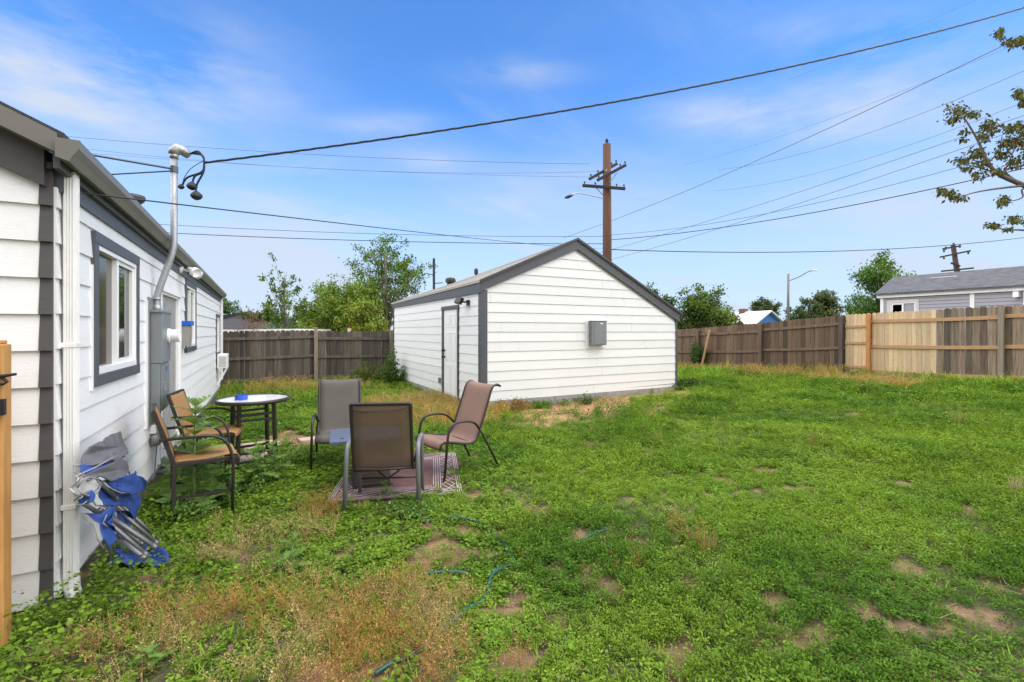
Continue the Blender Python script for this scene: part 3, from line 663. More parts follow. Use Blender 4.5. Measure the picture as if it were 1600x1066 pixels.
    for (u0, u1) in ((.14, .46), (.54, .86)):
        for (q0, q1) in ((.06, .38), (.43, .74), (.80, .94)):
            ya, yb = a0 + ww * u0, a0 + ww * u1; za, zb = dz0 + (zt - dz0) * q0, dz0 + (zt - dz0) * q1; e = .018
            for (s0, s1, s2, s3) in ((ya, yb, za, za + e), (ya, yb, zb - e, zb), (ya, ya + e, za + e, zb - e), (yb - e, yb, za + e, zb - e)): d.box((GX0 - .012, s0, s2), (GX0 - .0035, s1, s3))
            d.box((GX0 - .009, ya + .04, za + .04), (GX0 - .003, yb - .04, zb - .04))
    dr = d.build('door', white_vinyl, garage, world=True, bevel=.002)
    blk = mat('black_knob', (.03, .03, .03), .35, metal=.5)
    for zz in (1.02, 1.18):
        kb = MB(); kb.lathe([(.03, 0), (.03, .012), (.012, .02), (.012, .05), (.03, .06), (.026, .085), (.01, .09)], 14, Matrix.Translation((GX0 - .004, a1 - .07, zz)) @ Matrix.Rotation(-math.pi / 2, 4, 'Y'))
        kb.build('handle', blk, dr, world=True, smooth=True)
    for (px, py, r) in ((704, 443, .165), (744, 432, .06)):
        v = MB()
        p = onX(px, py + 4, 5.0); xx = 5.3 if r > .15 else 5.6
        p = ray(px, py); s_ = xx / p.x; yv = p.y * s_; zr = oz + (xx - ox) * sl + th - dropz(xx) * (yv - y0) / (y1 - y0)
        v.lathe([(r * .7, 0), (r * .7, .12), (r, .13), (r, .22), (r * .8, .27), (r * .3, .29)], 18, Matrix.Translation((xx, yv, zr - .08)))
        v.build('roof_vent', mat('black_vent', (.025, .025, .027), .5), garage, world=True)
garage_build()
t = thing('breaker_box', tuple(onY(931, 540, GY0 - .02)), 'grey steel breaker box on the garage gable wall', 'breaker box')
def breaker():
    a = onY(919.5, 502, GY0 - .02); c = onY(942, 539, GY0 - .02)
    b = MB(); b.box((a.x - .09, GY0 - .028, c.z - .07), (c.x + .04, GY0 - .008, a.z + .02)); b.build('backboard', white_smooth, t, world=True)
    b = MB(); b.box((a.x, GY0 - .16, c.z), (c.x, GY0 - .0285, a.z)); b.box((a.x - .01, GY0 - .175, a.z + .001), (c.x + .01, GY0 - .0285, a.z + .012)); b.build('cabinet', panel_grey, t, world=True, bevel=.008)
    b = MB(); b.box((a.x + .06, GY0 - .168, c.z + .02), (c.x - .015, GY0 - .161, a.z - .02)); d = b.build('door', panel_grey, t, world=True, bevel=.004)
    b = MB(); b.box((a.x + .24, GY0 - .171, a.z - .07), (a.x + .31, GY0 - .1685, a.z - .04)); b.build('sticker', white_vinyl, d, world=True)
breaker()
t = thing('flood_light', tuple(onX(730, 470, GX0 - .02)), 'small black flood light on the garage side wall beside the door', 'flood light')
def gflood():
    p = onX(732, 474, GX0 - .02); b = MB(); b.box((p.x - .03, p.y - .06, p.z - .05), (p.x + .01, p.y + .06, p.z + .07)); blk = mat('black_fixture', (.02, .02, .022), .4)
    b.tube([p + Vector((-.03, 0, .03)), p + Vector((-.12, .06, .03))], .02, 8); b.build('bracket', blk, t, world=True)
    M = Matrix.Translation(p + Vector((-.17, .12, .05))) @ Matrix.Rotation(.5, 4, 'Y') @ Matrix.Rotation(.3, 4, 'Z'); b = MB(); b.box((-.04, -.10, -.07), (.03, .10, .08), M); b.box((-.05, -.09, -.06), (-.041, .09, .07), M); b.build('lamp_head', blk, t, world=True, bevel=.01)
gflood()
t = thing('outlet_cover', tuple(onX(688, 594, GX0 - .02)), 'grey outlet cover low on the garage wall left of the door', 'outlet')
b = MB(); p_ = onX(688, 594, GX0 - .014); b.box((p_.x - .05, p_.y - .05, p_.z - .07), (p_.x, p_.y + .05, p_.z + .07)); b.build('cover', panel_grey, t, world=True, bevel=.015)

# ================================================================== FENCES
old_wood = mat('weathered_dark_cedar', (.125, .104, .084), .85, vcol=(.058, .048, .039), vscale=2.2, bump=.5, bscale=10, bstretch=(10, 10, .5), tint=True, dirt=.65, dcol=(.23, .205, .175), dscale=1.3, dgrain=True)
brown_wood = mat('brown_stained_cedar', (.185, .122, .078), .8, vcol=(.09, .062, .043), vscale=2.2, bump=.5, bscale=10, bstretch=(10, 10, .5), tint=True, dirt=.6, dcol=(.30, .21, .145), dscale=1.2, dgrain=True)
pale_wood = mat('new_pale_pine', (.64, .50, .31), .7, vcol=(.48, .35, .20), vscale=2.2, bump=.3, bscale=10, bstretch=(10, 10, .5), tint=True, dirt=.6, dcol=(.30, .20, .11), dscale=9)
orange_wood = mat('orange_treated_pine', (.52, .235, .075), .65, vcol=(.40, .17, .055), vscale=3, bump=.2, bscale=10, bstretch=(6, 6, 6))
rail_wood = mat('tan_rail_pine', (.46, .28, .14), .7, vcol=(.36, .21, .10), vscale=3, bump=.2, bscale=10, bstretch=(6, 6, 6))
post_wood = mat('grey_brown_post', (.30, .24, .175), .85, vcol=(.20, .155, .11), vscale=4, bump=.4, bscale=10, bstretch=(9, 9, .7))
def boards(mb, A, B, zt, zb, Nn, rnd, bw=.14, th=.018, dog=True, tr=(.75, 1.15), gap=.002, lean=0.0, warm=.05, ratio=None):
    """pickets from A to B (xy); zt/zb functions of the fraction"""
    A = Vector((*A, 0)); B = Vector((*B, 0)); d = B - A; L = d.length; d.normalize(); Nn = Vector((*Nn, 0)); n = max(1, int(round(L / (bw + gap)))); w = L / n
    for i in range(n):
        f = (i + .5) / n; t = zt(f) + rnd.uniform(-.012, .012); bt = zb(f) - .05 + rnd.uniform(-.02, .02); c = A + d * (w * (i + .5)); hw = w / 2 - (gap if rnd.random() < .6 else gap + .0035) * rnd.uniform(.3, 1.0)
        g = rnd.uniform(*tr); mb.tint(g * (1 + rnd.uniform(0, warm)), g, g * (1 - rnd.uniform(0, warm))); o = rnd.uniform(-.004, .004); lx = lean * (t - bt) + rnd.uniform(-.008, .008)
        e = .03 if dog else .002
        ring = [(-hw, bt), (hw, bt), (hw + lx, t - e), (hw - e + lx, t), (-hw + e + lx, t), (-hw + lx, t - e)]
        vs = []
        for off in (o, o + th):
            for (u, z) in ring: vs.append(c + d * u + Nn * off + Vector((0, 0, z)))
        mb.add(vs, [(5, 4, 3, 2, 1, 0), (6, 7, 8, 9, 10, 11)] + [(k, (k + 1) % 6, 6 + (k + 1) % 6, 6 + k) for k in range(6)])
    mb.tint(1)
def rail(mb, A, B, z0, z1, Nn, w=.04, h=.09, sag=0.0):
    A = Vector((A[0], A[1], z0)); B = Vector((B[0], B[1], z1)); n = 6
    off = Vector((*Nn, 0)) * (-w / 2 - .002)
    for k in range(n):
        p = A.lerp(B, k / n); q = A.lerp(B, (k + 1) / n)
        s0 = sag * 4 * (k / n) * (1 - k / n); s1 = sag * 4 * ((k + 1) / n) * (1 - (k + 1) / n)
        mb.beam(p + off - Vector((0, 0, s0)), q + off - Vector((0, 0, s1)), w, h)
rnd = random.Random(21)
# --- back fence behind the house (along Y = 16.7); the yard side faces -Y
FB = 16.7
def back_fence():
    for (x0, x1, nm, lab, zt0, zt1) in ((-3.2, 1.50, 'wooden_fence', 'dark weathered plank fence, the stretch between the white house and the middle grey post', 1.62, 1.70), (1.62, 15.4, 'wooden_fence', 'dark weathered plank fence, the stretch from the middle grey post to the garage', 1.66, 1.62)):
        root = thing(nm, (x0, FB, 0), lab, 'fence', 'weathered back fence')
        m = MB(); zb = lambda f: -.02; boards(m, (x0, FB), (x1, FB + (.12 if x0 > 0 else -.15)), lambda f: zt0 + (zt1 - zt0) * f, zb, (0, 1), rnd, dog=True, tr=(.55, 1.45)); m.build('board_panel', old_wood, root, world=True)
        ym = FB + (.12 if x0 > 0 else -.15)
        for zz in (1.42, .80, .12):
            m = MB(); m.tint(1.25); rail(m, (x0, FB), (x1, ym), zz, zz + (.06 if x0 < 0 else -.02), (0, 1), sag=.03 if x0 < 0 else .05); m.build('rail', old_wood, root, world=True)
    root = thing('fence_post', (1.56, FB - .18, -.1), 'tall grey square post between the two back fence stretches', 'post')
    m = MB(); m.box((1.50, FB - .24, -.4), (1.61, FB - .13, 1.78)); m.build('post', post_wood, root, world=True, bevel=.008)
    for px in (613,):
        p = at(px, 520, 16.4); root = thing('fence_post', (p.x, FB - .1, -.1), 'narrow grey fence post beside the garage corner', 'post'); m = MB(); m.box((p.x - .05, FB - .16, -.4), (p.x + .05, FB - .06, 1.7)); m.build('post', post_wood, root, world=True, bevel=.008)
back_fence()
# --- right-hand fence along X = 15.45; yard side faces -X
FXR = 15.45
def right_fence():
    g = lambda y: float(gz(FXR, y))
    ztop = lambda y: np.interp(y, [-2, 4.07, 7.48, 10.06, 13.9, 17], [2.40, 2.25, 2.15, 1.95, 1.72, 1.62])
    def panel(y0, y1, label, wood, tr, rails, rwood, posts, lean=0.0, xo=0.0, dog=True, warm=.06, parts2=None, dz=0.0):
        root = thing('wooden_fence', (FXR, y0, g(y0)), label, 'fence', 'fence stretches along the right side of the yard')
        m = MB(); ft = lambda f: float(ztop(y0 + (y1 - y0) * f)) + dz; fb = lambda f: g(y0 + (y1 - y0) * f) + .06
        boards(m, (FXR + xo, y0), (FXR + xo, y1), ft, fb, (1, 0), rnd, bw=(.098 if wood is pale_wood else .14), dog=dog, tr=tr, lean=lean, warm=warm); m.build('board_panel', wood, root, world=True)
        if parts2:
            m = MB(); a, b2, wd, tr2 = parts2; boards(m, (FXR + xo, a), (FXR + xo, b2), lambda f: float(ztop(a + (b2 - a) * f)) + dz, lambda f: g(a) + .06, (1, 0), rnd, tr=tr2, warm=.08); m.build('board_panel', wd, root, world=True)
        for (fr, h) in rails:
            m = MB(); m.tint(1.1); z0 = fb(0) + (ft(0) - fb(0)) * fr; z1 = fb(1) + (ft(1) - fb(1)) * fr; ya = min(y0, parts2[0]) if parts2 else y0; rail(m, (FXR + xo, ya), (FXR + xo, y1), z0, z1, (1, 0), h=h, sag=.015); m.build('rail', rwood, root, world=True)
        for (y, wd, top) in posts:
            m = MB(); m.box((FXR + xo - .15, y - .05, g(y) - .4), (FXR + xo - .045, y + .05, float(ztop(y)) + top)); m.build('post', wd, root, world=True, bevel=.006)
    panel(10.11, 16.4, 'reddish brown fence stretch with leaning boards, from the garage to the first brown post', brown_wood, (.6, 1.45), ((.83, .09), (.42, .09)), brown_wood, ((12.7, brown_wood, -.08),), lean=-.05)
    panel(7.43, 10.05, 'dark brown fence stretch between the brown post and the pale new boards', brown_wood, (.42, 1.05), ((.86, .085), (.45, .085)), brown_wood, ((10.06, brown_wood, .0), (7.50, old_wood, -.05)))
    panel(6.78, 7.42, 'short pale new fence stretch left of the orange post', pale_wood, (.84, 1.1), ((.80, .07), (.53, .07), (.14, .07)), rail_wood, ((6.78, orange_wood, -.02),), dz=.01)
    panel(4.12, 6.74, 'fence stretch of pale new boards and old grey boards with orange rails', pale_wood, (.82, 1.1), ((.87, .09), (.50, .09), (.06, .09)), rail_wood, ((4.07, post_wood, .01),), dz=.02) if False else None
    root_args = dict(rails=((.87, .09), (.47, .09), (.07, .09)), rwood=rail_wood)
    panel(5.30, 6.74, 'fence stretch of pale new pine boards and old grey boards with orange tan rails', pale_wood, (.82, 1.1), root_args['rails'], rail_wood, ((4.07, post_wood, .03),), dz=.01, parts2=(4.05, 5.29, mat('old_grey_board', (.27, .215, .155), .85, vcol=(.10, .075, .05), vscale=2.2, dirt=.5, dcol=(.33, .28, .22), dscale=1.2, dgrain=True, bump=.4, bscale=10, bstretch=(12, 12, .7), tint=True), (.45, 1.4)))
    panel(-1.5, 4.045, 'old grey brown fence stretch at the right edge with a tan rail', mat('old_grey_board', (.27, .215, .155)), (.45, 1.3), root_args['rails'], rail_wood, ((1.4, post_wood, .03),))
right_fence()
# leaning stake with vine at the far end of the right fence
t = thing('wooden_stake', tuple(G(15.1, 12.6)), 'pale wooden stake leaning against the brown fence near the garage', 'stake')
b = MB(); a_ = onX(1096, 563, 15.0); c_ = onX(1109, 515, 15.28); b.beam(a_ + Vector((0, 0, -.25)), c_, .09, .05); b.build('stake', rail_wood, t, world=True)

# ================================================================== LEAVES / TREES
def leaf_mat(name, transl=.35, rough=.65, spec=.12, hue=0):
    if name in MATS: return MATS[name]
    m = bpy.data.materials.new(name); m.use_nodes = True; nt = m.node_tree; N = nt.nodes; L = nt.links; p = N['Principled BSDF']
    p.inputs['Roughness'].default_value = rough; p.inputs['Specular IOR Level'].default_value = spec
    a = N.new('ShaderNodeAttribute'); a.attribute_name = 'tint'; L.new(a.outputs['Color'], p.inputs['Base Color'])
    t = N.new('ShaderNodeBsdfTranslucent')
    mm = N.new('ShaderNodeMix'); mm.data_type = 'RGBA'; mm.blend_type = 'MULTIPLY'; mm.inputs[0].default_value = 1; L.new(a.outputs['Color'], mm.inputs[6]); mm.inputs[7].default_value = (1.35, 1.3, .7, 1); L.new(mm.outputs[2], t.inputs[0])
    ms = N.new('ShaderNodeMixShader'); ms.inputs[0].default_value = transl; L.new(p.outputs[0], ms.inputs[1]); L.new(t.outputs[0], ms.inputs[2]); L.new(ms.outputs[0], N['Material Output'].inputs[0])
    MATS[name] = m; return m
LEAF = leaf_mat('leaf')
def rot_batch(rz, tx, ty=None):
    """rotation matrices: tilt tx about x (then ty about y), then yaw rz"""
    c, s = np.cos(rz), np.sin(rz); ct, st = np.cos(tx), np.sin(tx); z = np.zeros_like(rz); o = np.ones_like(rz)
    Rz = np.stack([np.stack([c, -s, z], -1), np.stack([s, c, z], -1), np.stack([z, z, o], -1)], -2)
    Rx = np.stack([np.stack([o, z, z], -1), np.stack([z, ct, -st], -1), np.stack([z, st, ct], -1)], -2)
    M = Rz @ Rx
    if ty is not None:
        cy, sy = np.cos(ty), np.sin(ty); Ry = np.stack([np.stack([cy, z, sy], -1), np.stack([z, o, z], -1), np.stack([-sy, z, cy], -1)], -2); M = M @ Ry
    return M
def inst(tv, tf, pos, M, sc, col, vcol=None):
    """copies of a small template: tv (k,3), tf (m,4), one row of pos / M / sc / col per copy"""
    n = len(pos); k = len(tv)
    sc = np.asarray(sc); sc = sc[:, None] if sc.ndim == 1 else sc
    V = np.einsum('nij,nkj->nki', M, tv[None] * sc[:, None, :]) + pos[:, None, :]
    F = tf[None] + (np.arange(n) * k)[:, None, None]
    C = np.repeat(col[:, None, :], k, 1)
    if vcol is not None: C = C * vcol[None]
    return V.reshape(-1, 3), F.reshape(-1, tf.shape[1]), C.reshape(-1, 3)
def join(parts):
    V = []; F = []; C = []; b = 0
    for v, f, c in parts: V.append(v); F.append(f + b); C.append(c); b += len(v)
    return np.concatenate(V), np.concatenate(F), np.concatenate(C)
def leaf_obj(name, parts, m, parent=None, smooth=True):
    V, F, C = join(parts)
    if parent is not None: V = V - np.array(origin(parent))
    me = np_mesh(name, V, F, smooth); a = me.color_attributes.new('tint', 'FLOAT_COLOR', 'POINT')
    a.data.foreach_set('color', np.concatenate([C, np.ones((len(C), 1))], 1).astype('f').ravel()); me.materials.append(m)
    o = bpy.data.objects.new(name, me); COL.objects.link(o)
    if parent is not None: o.parent = parent
    return o
KITE_V = np.array([(0, 0, 0), (.30, .45, .06), (0, 1.0, -.05), (-.30, .45, .06)]); KITE_F = np.array([(0, 1, 2, 3)])
def leaves(cent, size, col, rng, jit=.25, flat=0.0):
    n = len(cent); rz = rng.uniform(0, 2 * np.pi, n); tx = rng.normal(0, 1.0 - flat, n) - .2; ty = rng.normal(0, .6, n)
    s = size * rng.uniform(.6, 1.3, n); c = np.clip(col * (1 + rng.normal(0, jit, (n, 1))) * (1 + rng.normal(0, .07, (n, 3))), .004, .9)
    return inst(KITE_V, KITE_F, cent, rot_batch(rz, tx, ty), s, c)
bark = mat('grey_brown_bark', (.13, .10, .075), .9, var=.5, vscale=9, bump=.6, bscale=18, bstretch=(3, 3, .6))
pale_bark = mat('pale_tan_bark', (.30, .24, .17), .85, var=.45, vscale=9, bump=.5, bscale=18, bstretch=(3, 3, .6))
def tree(name, label, base, H, crown, n_leaf, leaf, col, seed, cat='tree', group=None, trunks=1, tr=.12, limbs=26, spread=.35, bark_m=None, z0=.25, lumps=None, vary=.3, kmin=.2, twig=.35, clump=.25):
    """crown = (rx, ry) half widths; leaves hang in clusters round the twigs of real limbs"""
    rng = np.random.default_rng(seed); rd = random.Random(seed); base = Vector(base)
    root = thing(name, tuple(base), label, cat, group); tb = MB(); cl = []; cw = []
    ctr = base + Vector((0, 0, H * (z0 + (1 - z0) / 2))); hz = H * (1 - z0) / 2
    for tI in range(trunks):
        lean = Vector((rd.uniform(-1, 1), rd.uniform(-1, 1), 0)) * (spread * crown[0] * (.25 if trunks == 1 else .7))
        foot = base + lean * .12; top = base + lean + Vector((0, 0, H * rd.uniform(.82, .97)))
        bow = Vector((rd.uniform(-.1, .1), rd.uniform(-.1, .1), 0)) * crown[0]
        path = smooth_path([foot - Vector((0, 0, .3)), foot.lerp(top, .35) + bow, foot.lerp(top, .7) - bow * .5, top], 5)
        tb.tube(path, [tr * (1 - .88 * i / (len(path) - 1)) for i in range(len(path))], 7)
        for k in range(limbs // trunks):
            # a limb tip inside an uneven ellipsoid
            for _ in range(20):
                d = Vector((rd.gauss(0, 1), rd.gauss(0, 1), rd.gauss(0, 1))).normalized(); rr = rd.uniform(.45, 1) ** .6
                tip = ctr + Vector((d.x * crown[0] * rr, d.y * crown[1] * rr, d.z * hz * rr))
                if lumps is None or lumps(tip - base): break
            f = min(.93, max(.12, ((tip.z - base.z) / H) * rd.uniform(.45, .8))); s = path[int(f * (len(path) - 1))]
            mid = s.lerp(tip, .5) + Vector((0, 0, -abs(rd.gauss(0, .05)) * H * .4)) + Vector((rd.uniform(-1, 1), rd.uniform(-1, 1), 0)) * .06 * crown[0]
            lp = smooth_path([s, mid, tip], 4); r0 = tr * (1 - .85 * f) * .55
            tb.tube(lp, [max(.006, r0 * (1 - .85 * i / (len(lp) - 1))) for i in range(len(lp))], 5, cap=False)
            for q in range(5):
                st = lp[rd.randint(len(lp) // 2, len(lp) - 1)]; e = st + Vector((rd.gauss(0, 1), rd.gauss(0, 1), rd.gauss(.2, .8))) * twig * crown[0] * .4
                tb.tube([st, st.lerp(e, .5) + Vector((0, 0, -.02)), e], [max(.005, r0 * .25), max(.004, r0 * .18), .004], 4, cap=False)
                cl.append(e); cw.append(rd.uniform(kmin, 1)); cl.append(st.lerp(e, .55)); cw.append(rd.uniform(kmin, 1) * .6)
    tb.build('trunk', bark_m or bark, root, world=True, smooth=True)
    if n_leaf:
        n_leaf = int(n_leaf * 1.9); leaf = leaf * .98; col = (col[0] * 1.25, col[1] * 1.3, col[2])
        cl = np.array([tuple(c) for c in cl]); cw = np.array(cw); cw /= cw.sum(); idx = rng.choice(len(cl), n_leaf, p=cw)
        sg = twig * crown[0] * clump
        P = cl[idx] + rng.normal(0, 1, (n_leaf, 3)) * np.array([sg, sg, sg * .8]); tone = 1 + rng.normal(0, vary * .6, len(cl)); hueshift = rng.normal(0, .10, len(cl))
        C = np.array(col)[None] * tone[idx][:, None] * np.stack([1 + hueshift[idx], np.ones(n_leaf), 1 - hueshift[idx]], 1)
        leaf_obj('crown', [leaves(P, leaf, np.clip(C, .006, .6), rng)], LEAF, root)
    return root
def gbase(px, dep, z=-.1):
    p = at(px, 518, dep); return (p.x, p.y, z)
GREEN = (.075, .12, .026); DKGREEN = (.06, .10, .03); OLIVE = (.115, .165, .035); GREYGR = (.075, .10, .055)
tree('broadleaf_tree', 'tall open tree with pale twin trunks behind the back fence beside the garage', gbase(604, 25), 7.1, (2.1, 2.1), 4600, .14, (.085, .14, .036), 3, trunks=3, tr=.11, limbs=44, z0=.38, bark_m=pale_bark, twig=.42, clump=.15)
tree('leafy_tree', 'dense bright green tree behind the back fence, left of the tall open tree', gbase(545, 22), 4.6, (1.5, 1.5), 8000, .14, OLIVE, 5, trunks=3, tr=.07, limbs=45, z0=.22, twig=.4)
tree('leafy_tree', 'rounded olive green tree behind the back fence above the middle grey post', gbase(500, 24), 4.4, (1.35, 1.35), 5500, .14, (.12, .17, .04), 6, trunks=2, tr=.07, limbs=34, z0=.2, twig=.42)
tree('leafy_tree', 'low yellow green bushy tree against the back fence just left of the tall open tree', gbase(562, 20), 3.1, (1.15, 1.0), 5000, .12, (.15, .18, .04), 16, trunks=2, tr=.05, limbs=34, z0=.2, twig=.45)
tree('sapling_tree', 'tall thin sparse sapling behind the back fence right of the dark roofed house', gbase(446, 20), 5.0, (.95, .9), 1000, .13, (.075, .12, .03), 8, trunks=1, tr=.055, limbs=22, z0=.3, twig=.42, clump=.15)
tree('leafy_tree', 'low dark green tree behind the sapling above the back fence', gbase(420, 27), 3.5, (1.5, 1.2), 4500, .15, DKGREEN, 9, trunks=2, tr=.07, limbs=26, z0=.2)
tree('leafy_tree', 'small bright green bush at the foot of the sapling behind the back fence', gbase(455, 19.5), 2.6, (.9, .8), 2600, .11, (.12, .16, .035), 19, trunks=2, tr=.04, limbs=20, z0=.2)
tree('bare_tree', 'small bare reddish tree with thin twigs in front of the dark roof', gbase(393, 18.6), 2.9, (.75, .7), 260, .07, (.16, .09, .06), 10, trunks=3, tr=.035, limbs=42, z0=.3, bark_m=mat('reddish_bark', (.20, .12, .09), .9, var=.3), twig=.6)
tree('leafy_tree', 'tree top showing between the house downspout and the dark roof', gbase(343, 30), 4.4, (1.3, 1.3), 2400, .15, DKGREEN, 11, limbs=26)
tree('broadleaf_tree', 'dark green round tree top showing just above the right slope of the garage roof', gbase(1016, 30), 4.9, (1.5, 1.5), 5000, .17, (.065, .11, .035), 12, limbs=34, z0=.2)
tree('broadleaf_tree', 'wide bushy green tree beyond the right fence next to the garage', gbase(1098, 30), 4.7, (1.9, 1.6), 9000, .17, (.085, .125, .038), 13, trunks=3, limbs=54, z0=.15, twig=.4)
tree('broadleaf_tree', 'lower olive bush at the right side of the wide bushy tree beyond the right fence', gbase(1138, 31), 3.4, (1.2, 1.2), 3600, .16, (.09, .105, .035), 23, trunks=2, limbs=26, z0=.15, twig=.4)
tree('conifer_tree', 'distant grey green pine behind the blue gabled house', gbase(1192, 58), 5.9, (1.9, 1.9), 4500, .24, GREYGR, 14, limbs=34, z0=.25, twig=.38)
tree('conifer_tree', 'large distant grey green pine right of the street lamp', gbase(1282, 52), 6.8, (2.2, 2.2), 7500, .26, GREYGR, 15, limbs=42, z0=.2, twig=.33)
tree('conifer_tree', 'lower dark bushy tree at the foot of the street lamp', gbase(1248, 48), 4.3, (1.7, 1.5), 4500, .22, (.05, .075, .03), 25, limbs=30, z0=.1)
tree('poplar_tree', 'tall bright green tree beside the lilac grey house beyond the right fence', gbase(1376, 30), 6.75, (2.25, 1.9), 11000, .17, (.075, .14, .036), 17, trunks=2, limbs=56, z0=.12, twig=.36)
tree('broadleaf_tree', 'sparse dark tree between the large pine and the tall bright tree', gbase(1330, 46), 4.6, (1.0, 1.0), 1500, .2, (.045, .065, .03), 18, limbs=24, z0=.2)
tree('broadleaf_tree', 'green tree top peeping over the grey shingle roof at the right edge', gbase(1588, 33), 6.2, (1.9, 1.6), 4500, .2, (.07, .11, .03), 20, limbs=30, z0=.3)

# ================================================================== FAR HOUSES
def gable_house(root, x0, x1, y0, y1, ze, zr, wall, roof, axis='y', z0=-.5, ov=.3, fascia=None, base=0):
    """plain house with a ridge along the given axis"""
    w = MB()
    if axis == 'y':
        xm = (x0 + x1) / 2; poly = [(x0, z0), (x1, z0), (x1, ze), (xm, zr), (x0, ze)]; w.prism(poly, 1, y0, y1)
        k = (zr - ze) / (xm - x0); r = MB(); t = .12
        for s in (-1, 1):
            xe = x0 - ov if s < 0 else x1 + ov; zl = ze - ov * k
            r.prism([(xe, zl + .02), (xm, zr + .02), (xm, zr + t), (xe, zl + t)], 1, y0 - ov, y1 + ov)
    else:
        ym = (y0 + y1) / 2; poly = [(y0, z0), (y1, z0), (y1, ze), (ym, zr), (y0, ze)]; w.prism(poly, 0, x0, x1)
        k = (zr - ze) / (ym - y0); r = MB(); t = .12
        for s in (-1, 1):
            ye = y0 - ov if s < 0 else y1 + ov; zl = ze - ov * k
            r.prism([(ye, zl + .02), (ym, zr + .02), (ym, zr + t), (ye, zl + t)], 0, x0 - ov, x1 + ov)
    w.build('wall', wall, root, world=True); return r.build('roof', roof, root, world=True)
# lilac grey house beyond the right fence
lh = thing('lilac_house', (20.5, 8.6, .4), 'low lilac grey sided house with a grey shingle roof beyond the right fence', 'house')
def lilac():
    wood = mat('lilac_vinyl_siding', (.33, .315, .355), .5, var=.06); X, Y1, Y0 = 20.5, 8.62, -6.0; ze = 2.92
    s = MB(); lap(s, (X, 0, 0), (0, 1, 0), (-1, 0, 0), .3, ze, lambda z: (Y0, Y1), .115, proud=.022, holes=[(7.5, 8.45, .9, 2.80), (3.9, 4.95, .3, 2.85)]); s.build('wall', wood, lh, world=True, fix=False)
    b = MB(); b.box((X + .02, Y0, -.3), (X + 5.5, Y1, ze)); b.build('wall_core', wood, lh, world=True)
    c = MB(); c.box((X - .03, Y1 - .06, .3), (X + .05, Y1 + .04, ze - .02)); c.box((X - .03, 6.05, .3), (X + .01, 6.16, ze - .02)); c.box((X - .12, Y0, ze - .02), (X + .0, Y1 + .12, ze + .12)); c.build('trim', white_vinyl, lh, world=True)
    r = MB(); ex, ez, rx, rz = X - .22, ze + .09, 21.75, 3.72
    r.prism([(ex, ez), (rx, rz - .03), (X + 6.0, rz - .5), (X + 6.0, rz - .42), (rx, rz + .06), (ex, ez + .06)], 1, Y0 - .2, Y1 + .15)
    rd = random.Random(2)
    rf = r.build('roof', mat('grey_shingles', (.15, .15, .16), .9, vcol=(.055, .055, .062), vscale=9, bump=.6, bscale=50, bstretch=(1, .5, 3)), lh, world=True)
    v = MB(); p = at(1555, 428, 15.5); v.tube([(p.x, p.y, 3.2), (p.x, p.y, p.z + .0)], .075, 12); v.tube([(p.x, p.y, p.z + .0), (p.x, p.y, p.z + .1)], .12, 12); v.build('vent_pipe', mat('green_grey_vent', (.20, .22, .20), .5, metal=.3), rf, world=True)
    v = MB(); p = at(1573, 424, 15.2); v.box((p.x - .1, p.y - .1, p.z - .12), (p.x + .1, p.y + .1, p.z)); v.build('roof_vent', white_vinyl, rf, world=True)
    v = MB(); p = at(1477, 432, 16.5); v.box((p.x - .15, p.y - .35, p.z - .1), (p.x + .1, p.y + .35, p.z - .02)); v.build('roof_vent', white_vinyl, rf, world=True)
    wall_window(lh, (X, 0, 0), (0, 1, 0), (-1, 0, 0), 7.5, 8.45, .9, 2.80, trim=.1, tm=mat('cream_house_trim', (.58, .57, .56), .5, var=.06), dark=mat('pale_glass', (.42, .44, .50), .1), light=mat('pale_glass', (.42, .44, .50), .1))
    d = MB(); d.box((X - .03, 3.9, .4), (X + .01, 4.0, 2.85)); d.box((X - .03, 4.85, .4), (X + .01, 4.95, 2.85)); d.box((X - .035, 3.9, 2.75), (X + .01, 4.95, 2.87)); d.build('door_frame', white_vinyl, lh, world=True)
    d = MB(); d.box((X - .012, 4.005, .4), (X + .012, 4.845, 2.745)); dr = d.build('door', white_vinyl, lh, world=True)
    d = MB(); n = 12; ring = []
    for k in range(n + 1):
        a = math.pi * k / n; ring.append((4.425 + .27 * math.cos(a), 2.38 + .24 * math.sin(a)))
    d.prism(ring, 0, X - .018, X - .013); d.build('fanlight', MATS['pale_glass'], dr, world=True)
    d = MB(); p = Vector((X - .25, 5.0, 2.75)); d.box((p.x, p.y, p.z - .05), (p.x + .24, p.y + .12, p.z + .12)); d.build('porch_light', white_vinyl, lh, world=True)
lilac()
dh = thing('dark_roof_house', gbase(385, 27), 'house with a dark hipped roof behind the back fence left of the sapling', 'house')
def darkhouse():
    P = at(385, 487, 27); ze = 1.72; x0, x1 = P.x - 2.9, P.x + 4.3; y0, y1 = P.y - 3.2, P.y + 4.5; r = MB()
    r.add([(x0, y0, ze), (x1, y0, ze), (x1, y1, ze), (x0, y1, ze), (P.x - .3, P.y, P.z), (P.x + .3, P.y + .8, P.z)], [(0, 1, 5, 4), (1, 2, 5), (2, 3, 4, 5), (3, 0, 4), (3, 2, 1, 0)])
    r.build('roof', shingle_dark, dh, world=True)
    w = MB(); w.box((x0 + .4, y0 + .4, -.5), (x1 - .4, y1 - .4, ze - .02)); w.build('wall', mat('tan_stucco', (.38, .33, .27), .9, var=.1), dh, world=True)
    f = MB(); f.box((x0 - .02, y0 - .03, ze - .16), (x1 + .02, y0 - .002, ze + .02)); f.build('fascia', white_vinyl, dh, world=True)
darkhouse()
cp = thing('carport_roof', gbase(455, 19.8), 'flat white edged carport roof just above the back fence left of the middle post', 'carport')
